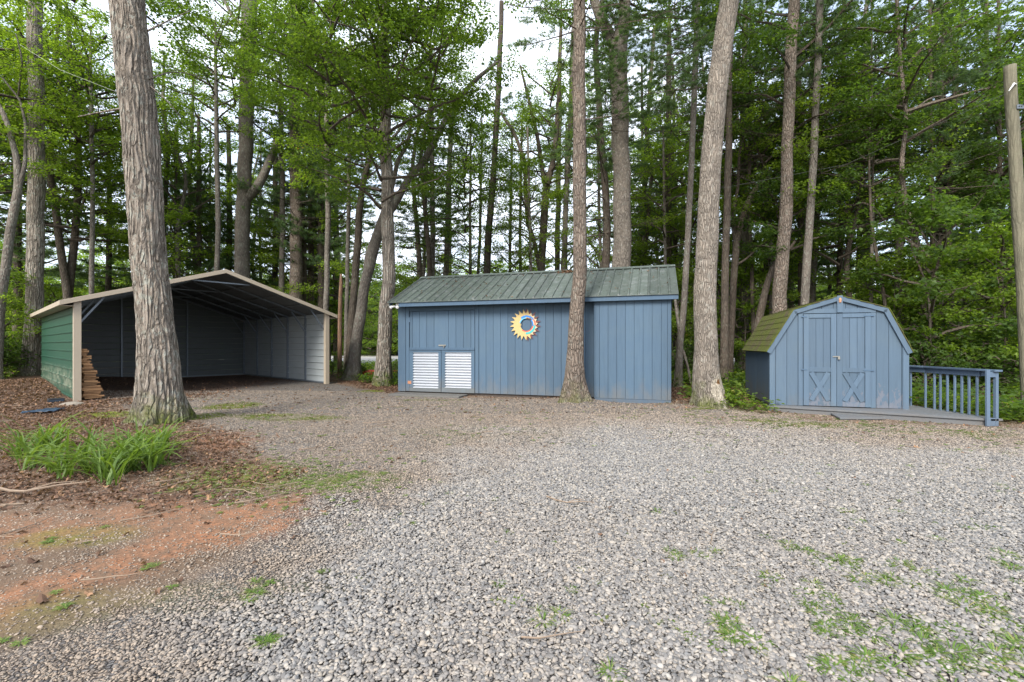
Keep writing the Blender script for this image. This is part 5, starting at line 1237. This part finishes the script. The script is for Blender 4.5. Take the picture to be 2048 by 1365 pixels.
# ---------------------------------------------------------------- small items by the carport
x, y = G(112, 806); o = thing('drain_block', 'black block lying on the litter by the low front of the green wall', 'block', (x, y, ghs(x, y)), .9); MB().box(-.14, .14, -.08, .08, 0, .10).build('block', M['black'], o, bevel=.01); MB().box(-.12, .12, -.082, -.08, .03, .07).build('slot', M['groove'], o)
for (pa, lab) in (((60, 831, 95, 826, 118, 822), 'crumpled dark blue tarp strip in the leaf litter left of the carport post'),):
    x, y = G(85, 827); rs3 = np.random.RandomState(2); nn_ = 14
    uu, vv = np.meshgrid(np.linspace(-.5, .5, 26), np.linspace(-.16, .16, 10)); zz = .03+.06*fbm(uu*9+3, vv*16, 3)*1.2-.25*np.abs(vv)*.3; uu = uu*.5
    V = np.stack([uu.ravel(), (vv*(1+.6*np.sin(uu*9))+.12*np.sin(uu*5)).ravel(), zz.ravel()], -1); i_ = (np.arange(9)[:, None]*26+np.arange(25)[None]).ravel()
    me = np_mesh('tarp', V, np.stack([i_, i_+1, i_+27, i_+26], -1), [M['tarp']], smooth=True)
    o = link('tarp', me, None, (x, y, ghs(x, y)), .55); tag(o, lab, 'tarp'); sm = o.modifiers.new('thick', 'SOLIDIFY'); sm.thickness = .006
x, y = G(143, 811); bm = bmesh.new(); bmesh.ops.create_icosphere(bm, subdivisions=3, radius=.5)
for v_ in bm.verts: v_.co = Vector((v_.co.x*.45, v_.co.y*.22, max(-.03, v_.co.z*.16)))*(1+.25*(vnoise(v_.co.x*5+9, v_.co.y*7).item()-.5))
me = bpy.data.meshes.new('footing_stone'); bm.to_mesh(me); bm.free(); me.materials.append(M['stone']); tag(link('footing_stone', me, None, (x, y, .0), .4), 'flat pale stone at the foot of the carport left front post', 'stone')
# far red shape
x, y = (763-1024)/FPX*19, 19; o = thing('red_kayak', 'low red hull lying on the ground behind the pale rooted trunk', 'boat', (x, y, 0), .1)
tt = np.linspace(-1, 1, 13); MB().tube([(q*.85, 0, .13+.1*q*q) for q in tt], [max(.02, .17*(1-q**4)) for q in tt], 12).build('hull', M['red'], o, smooth=True)
MB().box(-.25, .2, -.12, .12, .27, .30).build('seat_rim', M['white'], o, bevel=.01)

# ---------------------------------------------------------------- ground litter : uncountable
def tuft(seed, n, L_, spread, wd=.006, m_='grass', up=.5):
    r = np.random.RandomState(seed); Vs, Ts, Rv = [], [], []
    for k in range(n):
        az = r.rand()*6.28; l = L_*r.uniform(.5, 1.1); b0 = np.array([cos(az), sin(az), 0])*r.rand()*spread*.3; d = np.array([cos(az), sin(az), 0]); w_ = np.array([-sin(az), cos(az), 0])*wd
        u = up*r.uniform(.3, 1.3); p1 = b0+d*l*.5+np.array([0, 0, l*.5*u]); p2 = b0+d*l+np.array([0, 0, l*.35*u])
        b_ = len(Vs)*5; Vs.append(np.stack([b0-w_*.6, b0+w_*.6, p1+w_, p1-w_, p2])); Ts += [(b_, b_+1, b_+2), (b_, b_+2, b_+3), (b_+3, b_+2, b_+4)]; Rv += [r.rand()]*5
    return np_mesh('tuft', np.vstack(Vs), np.array(Ts), [M[m_]], attrs={'rv': np.array(Rv)})
tufts = [proto('tuft_%d' % k, tuft(k, 26, .11, .06, .0035)) for k in range(3)]+[proto('tuft_%d' % (3+k), tuft(7+k, 34, .06, .12, .006, up=.25)) for k in range(3)]
W = [(1420, 1110, 1), (1600, 1098, 1), (1622, 1104, .9), (1655, 1122, 1), (1680, 1128, 1.2), (1705, 1140, 1.1), (1728, 1155, 1.3), (1750, 1160, 1.3), (1780, 1165, 1.1), (1760, 1128, .9), (1790, 1130, .9), (1850, 1150, 1), (1880, 1162, 1.1), (1315, 1022, .9), (1390, 1108, 1),
     (1480, 1252, 1.4), (1490, 1280, 1.5), (1510, 1300, 1), (1595, 1172, 1.3), (1600, 1205, 1.4), (1620, 1212, 1.2), (1010, 1200, 1), (1085, 1235, 1), (530, 1285, 1.1), (480, 1195, .9), (1455, 1205, 1), (1700, 1250, 1.2), (1725, 1262, 1.4), (1760, 1280, 1.5), (1800, 1270, 1.3), (1830, 1300, 1.6), (1880, 1320, 1.6), (1920, 1330, 1.5),
     (1945, 1300, 1.3), (1870, 1260, 1.2), (1905, 1185, 1.3), (1935, 1195, 1.4), (1960, 1205, 1.3), (1985, 1225, 1.2), (2010, 1115, 1.2), (2020, 1135, 1), (1800, 1025, .9), (1716, 1026, 1), (1722, 1046, 1), (1985, 1055, 1), (1950, 1060, 1), (1650, 1350, 1.3), (1700, 1340, 1.3), (1210, 1362, 1), (700, 955, 1), (710, 948, .9),
     (640, 872, .9), (1740, 1345, 1.2), (1800, 1350, 1.3), (1400, 1278, 1), (1660, 1262, 1), (1690, 1215, .9), (2000, 975, .9), (1905, 905, .9), (1560, 905, .7), (1450, 870, .7), (1540, 858, .8), (365, 985, .9), (640, 1145, .5), (300, 1140, .8), (2035, 1250, 1.5), (2040, 1300, 1.6), (1990, 1330, 1.6), (1330, 1245, .6), (350, 935, 1.6), (335, 930, 1.6)]
pts, rot, scl, idx = [], [], [], []
def addt(x, y, s, i=None):
    pts.append((x, y, ghs(x, y)+.008)); rot.append((0, 0, rnd.random()*6.28)); scl.append((s, s, s*rnd.uniform(.7, 1.1))); idx.append(rnd.randrange(6) if i is None else i)
for px, py, s in W:
    gx, gy = G(px, py)
    for j in range(4): addt(gx+rnd.gauss(0, .06)*s, gy+rnd.gauss(0, .035)*s, s*rnd.uniform(.35, .78))
for k in range(520):
    a_, b_ = G(rnd.gauss(545, 110), rnd.gauss(960, 32)); addt(a_, b_, rnd.uniform(.2, .45), rnd.choice([3, 4, 5]))
rs5 = np.random.RandomState(8); x = rs5.uniform(-12, 12, 16000); y = rs5.uniform(2, 12, 16000); k_ = masks(x, y)
pr = .10*k_['drive']*np.where(y > 4, 1, .5)*(.2+2.2*sstep(.5, .68, fbm(x*1.3, y*1.3, 3)))+k_['moss']*.8+np.where((x > 3.2) & (y > 7) & (y < 9.5), .3, 0)+np.where(x > 2.2, .12, 0)-.5*k_['litter']
keep = rs5.rand(len(x)) < pr
for a_, b_ in list(zip(x[keep], y[keep]))[:2300]: addt(float(a_), float(b_), rnd.uniform(.25, .6), rnd.choice([0, 3, 4, 5]))
scatter('grass_weeds', tufts, pts, rot, scl, idx, 'small grass and weed tufts coming up through the gravel')

dl = []
for k in range(5):
    r = np.random.RandomState(90+k); a = np.linspace(0, 2*PI, 17)[:-1]; rr = .5*(1+.38*np.cos(a*6+r.rand())*np.abs(np.sin(a/2+.3)))
    V = np.vstack([[0, 0, 0], np.stack([np.cos(a)*rr, np.sin(a)*rr*.55, .16*np.sin(a*2+r.rand()*6)+.22*rr**2], -1)]); T = np.array([(0, i+1, (i+1) % 16+1) for i in range(16)])
    dl.append(proto('dead_leaf_%d' % k, np_mesh('dead_leaf', V, T, [M['deadleaf']], attrs={'rv': np.full(17, r.rand())})))
rs4 = np.random.RandomState(44); pts, rot, scl, idx = [], [], [], []
n = 190000; x = rs4.uniform(-16, 14, n); y = rs4.uniform(2.2, 17, n); k_ = masks(x, y)
pr = k_['litter']*.85*np.where(y < 9, 1, .55)+.005+.008*k_['clay']+.03*(1-k_['drive'])+.008*(k_['drive']-k_['gravel']).clip(0, 1)
keep = rs4.rand(n) < pr
for a_, b_ in zip(x[keep], y[keep]):
    qx, qy = a_+10.42, b_-10.96
    if -.05 < qx*.642+qy*.766 < 6.4 and -.3 < -qx*.766+qy*.642 < 7.5 and rs4.rand() < .93: continue
    s = rs4.uniform(.02, .06)*(1.25 if rs4.rand() < .1 else 1) if b_ < 9 else rs4.uniform(.04, .09)
    pts.append((a_, b_)); rot.append((rs4.randn()*.35, rs4.randn()*.35, rs4.rand()*6.28)); scl.append((s, s, s)); idx.append(rs4.randint(5))
pa = np.array(pts); pts = np.column_stack([pa, gh(pa[:, 0], pa[:, 1])+.012])
scatter('fallen_leaves', dl, pts, rot, scl, idx, 'brown oak leaves fallen on the bare ground and gravel')
# on the shed roof
pts, rot, scl, idx = [], [], [], []
for k in range(110):
    lx, ly_ = rnd.uniform(-.2, 7), rnd.uniform(.02, 1.85)
    if k < 22: lx, ly_ = 4.25+rnd.gauss(0, .10), 1.78+rnd.gauss(0, .04)
    wx, wy = sf.world(lx, ly_); pts.append((wx, wy, EZ+RS*ly_+.028)); rot.append((-.45+rnd.gauss(0, .2), rnd.gauss(0, .2), sf.a+rnd.random()*6.28)); s = rnd.uniform(.03, .075) if k >= 22 else .14; scl.append((s, s, s)); idx.append(rnd.randrange(5))
scatter('roof_leaves', dl, pts, rot, scl, idx, 'dead leaves and twigs lying on the long shed metal roof')
# twigs
tw = []
for k in range(4):
    r = np.random.RandomState(k+7); p_ = np.cumsum(np.array([[.25, r.randn()*.05, r.randn()*.015] for _ in range(5)]), 0)-np.array([.6, 0, 0]); p_[:, 2] = np.abs(p_[:, 2])+.01
    V, T = tube_tris(p_, np.linspace(.016, .004, 5), 5); V2, T2 = tube_tris(np.array([p_[2], p_[2]+[.12, .16, .03], p_[2]+[.28, .25, .02]]), [.009, .006, .003], 4)
    tw.append(proto('twig_%d' % k, np_mesh('twig', np.vstack([V, V2]), np.vstack([T, T2+len(V)]), [simple('fallen_twig', (.23, .17, .12), .9)])))
pts, rot, scl, idx = [], [], [], []
for k in range(260):
    x, y = rnd.uniform(-11, 8), rnd.uniform(3, 11.5)
    if x > -2 and rnd.random() < .82: continue
    s = rnd.uniform(.12, .5); pts.append((x, y, ghs(x, y)+.015)); rot.append((0, 0, rnd.random()*6.28)); scl.append((s, s*.9, s)); idx.append(rnd.randrange(4))
for px, py, s, a in ((210, 1165, .3, .4), (480, 1075, .35, .3), (340, 968, .35, .8), (60, 985, .9, .05), (400, 860, .6, .9), (1090, 1290, .3, .2)):
    pts.append((*G(px, py), .03)); rot.append((0, 0, a)); scl.append((s,)*3); idx.append(rnd.randrange(4))
scatter('fallen_twigs', tw, pts, rot, scl, idx, 'small broken twigs scattered on the ground')
# low leafy ground cover on the wood floor
gcv = []
for k in range(4):
    r = np.random.RandomState(k+60); n = 26; a = r.rand(n)*6.28; q = np.sqrt(r.rand(n))*.3; C = np.stack([np.cos(a)*q, np.sin(a)*q, r.uniform(.04, .22, n)], -1)
    V, T = leaves(C, np.stack([np.cos(a), np.sin(a), r.randn(n)*.2], -1), np.stack([r.randn(n)*.3, r.randn(n)*.3, np.ones(n)], -1), r.uniform(.05, .1, n), .42, .1, .1)
    gcv.append(proto('cover_%d' % k, np_mesh('cover', V, T, [M['leaf_maple' if k % 2 else 'leaf_dark']], attrs={'rv': np.repeat(r.rand(n), 4)})))
pts, rot, scl, idx = [], [], [], []
n = 14000; az = rs4.uniform(-52, 52, n); d = rs4.uniform(9.5, 30, n); x = np.sin(np.radians(az))*d; y = np.cos(np.radians(az))*d; k_ = masks(x, y)
dens_ = sstep(.46, .6, fbm(x*.45+5, y*.45, 3))
for a_, b_, q, c_ in zip(x, y, k_['drive'], dens_):
    if q > .05 or inside_build(a_, b_): continue
    if a_ < 0 and b_ < 15+.0*a_: continue
    if -10 < a_ < -5.2 and b_ < 17.2: continue
    if rs4.rand() > c_*.9+.12: continue
    lx = (a_-sf.o[0])*sf.d[0]+(b_-sf.o[1])*sf.d[1]; lyy = (a_-sf.o[0])*sf.n[0]+(b_-sf.o[1])*sf.n[1]
    if -.6 < lx < 7.6 and -1.2 < lyy < 4: continue
    lx = (a_-gf.o[0])*gf.d[0]+(b_-gf.o[1])*gf.d[1]; lyy = (a_-gf.o[0])*gf.n[0]+(b_-gf.o[1])*gf.n[1]
    if (-.2 < lx < 3.0 and -1.2 < lyy < 2.6): continue
    if 5 < a_ < 8.3 and b_ < 11.4: continue
    s = rs4.uniform(.7, 1.6); pts.append((a_, b_, ghs(a_, b_))); rot.append((0, 0, rs4.rand()*6.28)); scl.append((s, s, s*rs4.uniform(.6, 1.6))); idx.append(rs4.randint(4))
scatter('ground_cover', gcv, pts, rot, scl, idx, 'low leafy ground cover on the floor of the wood')
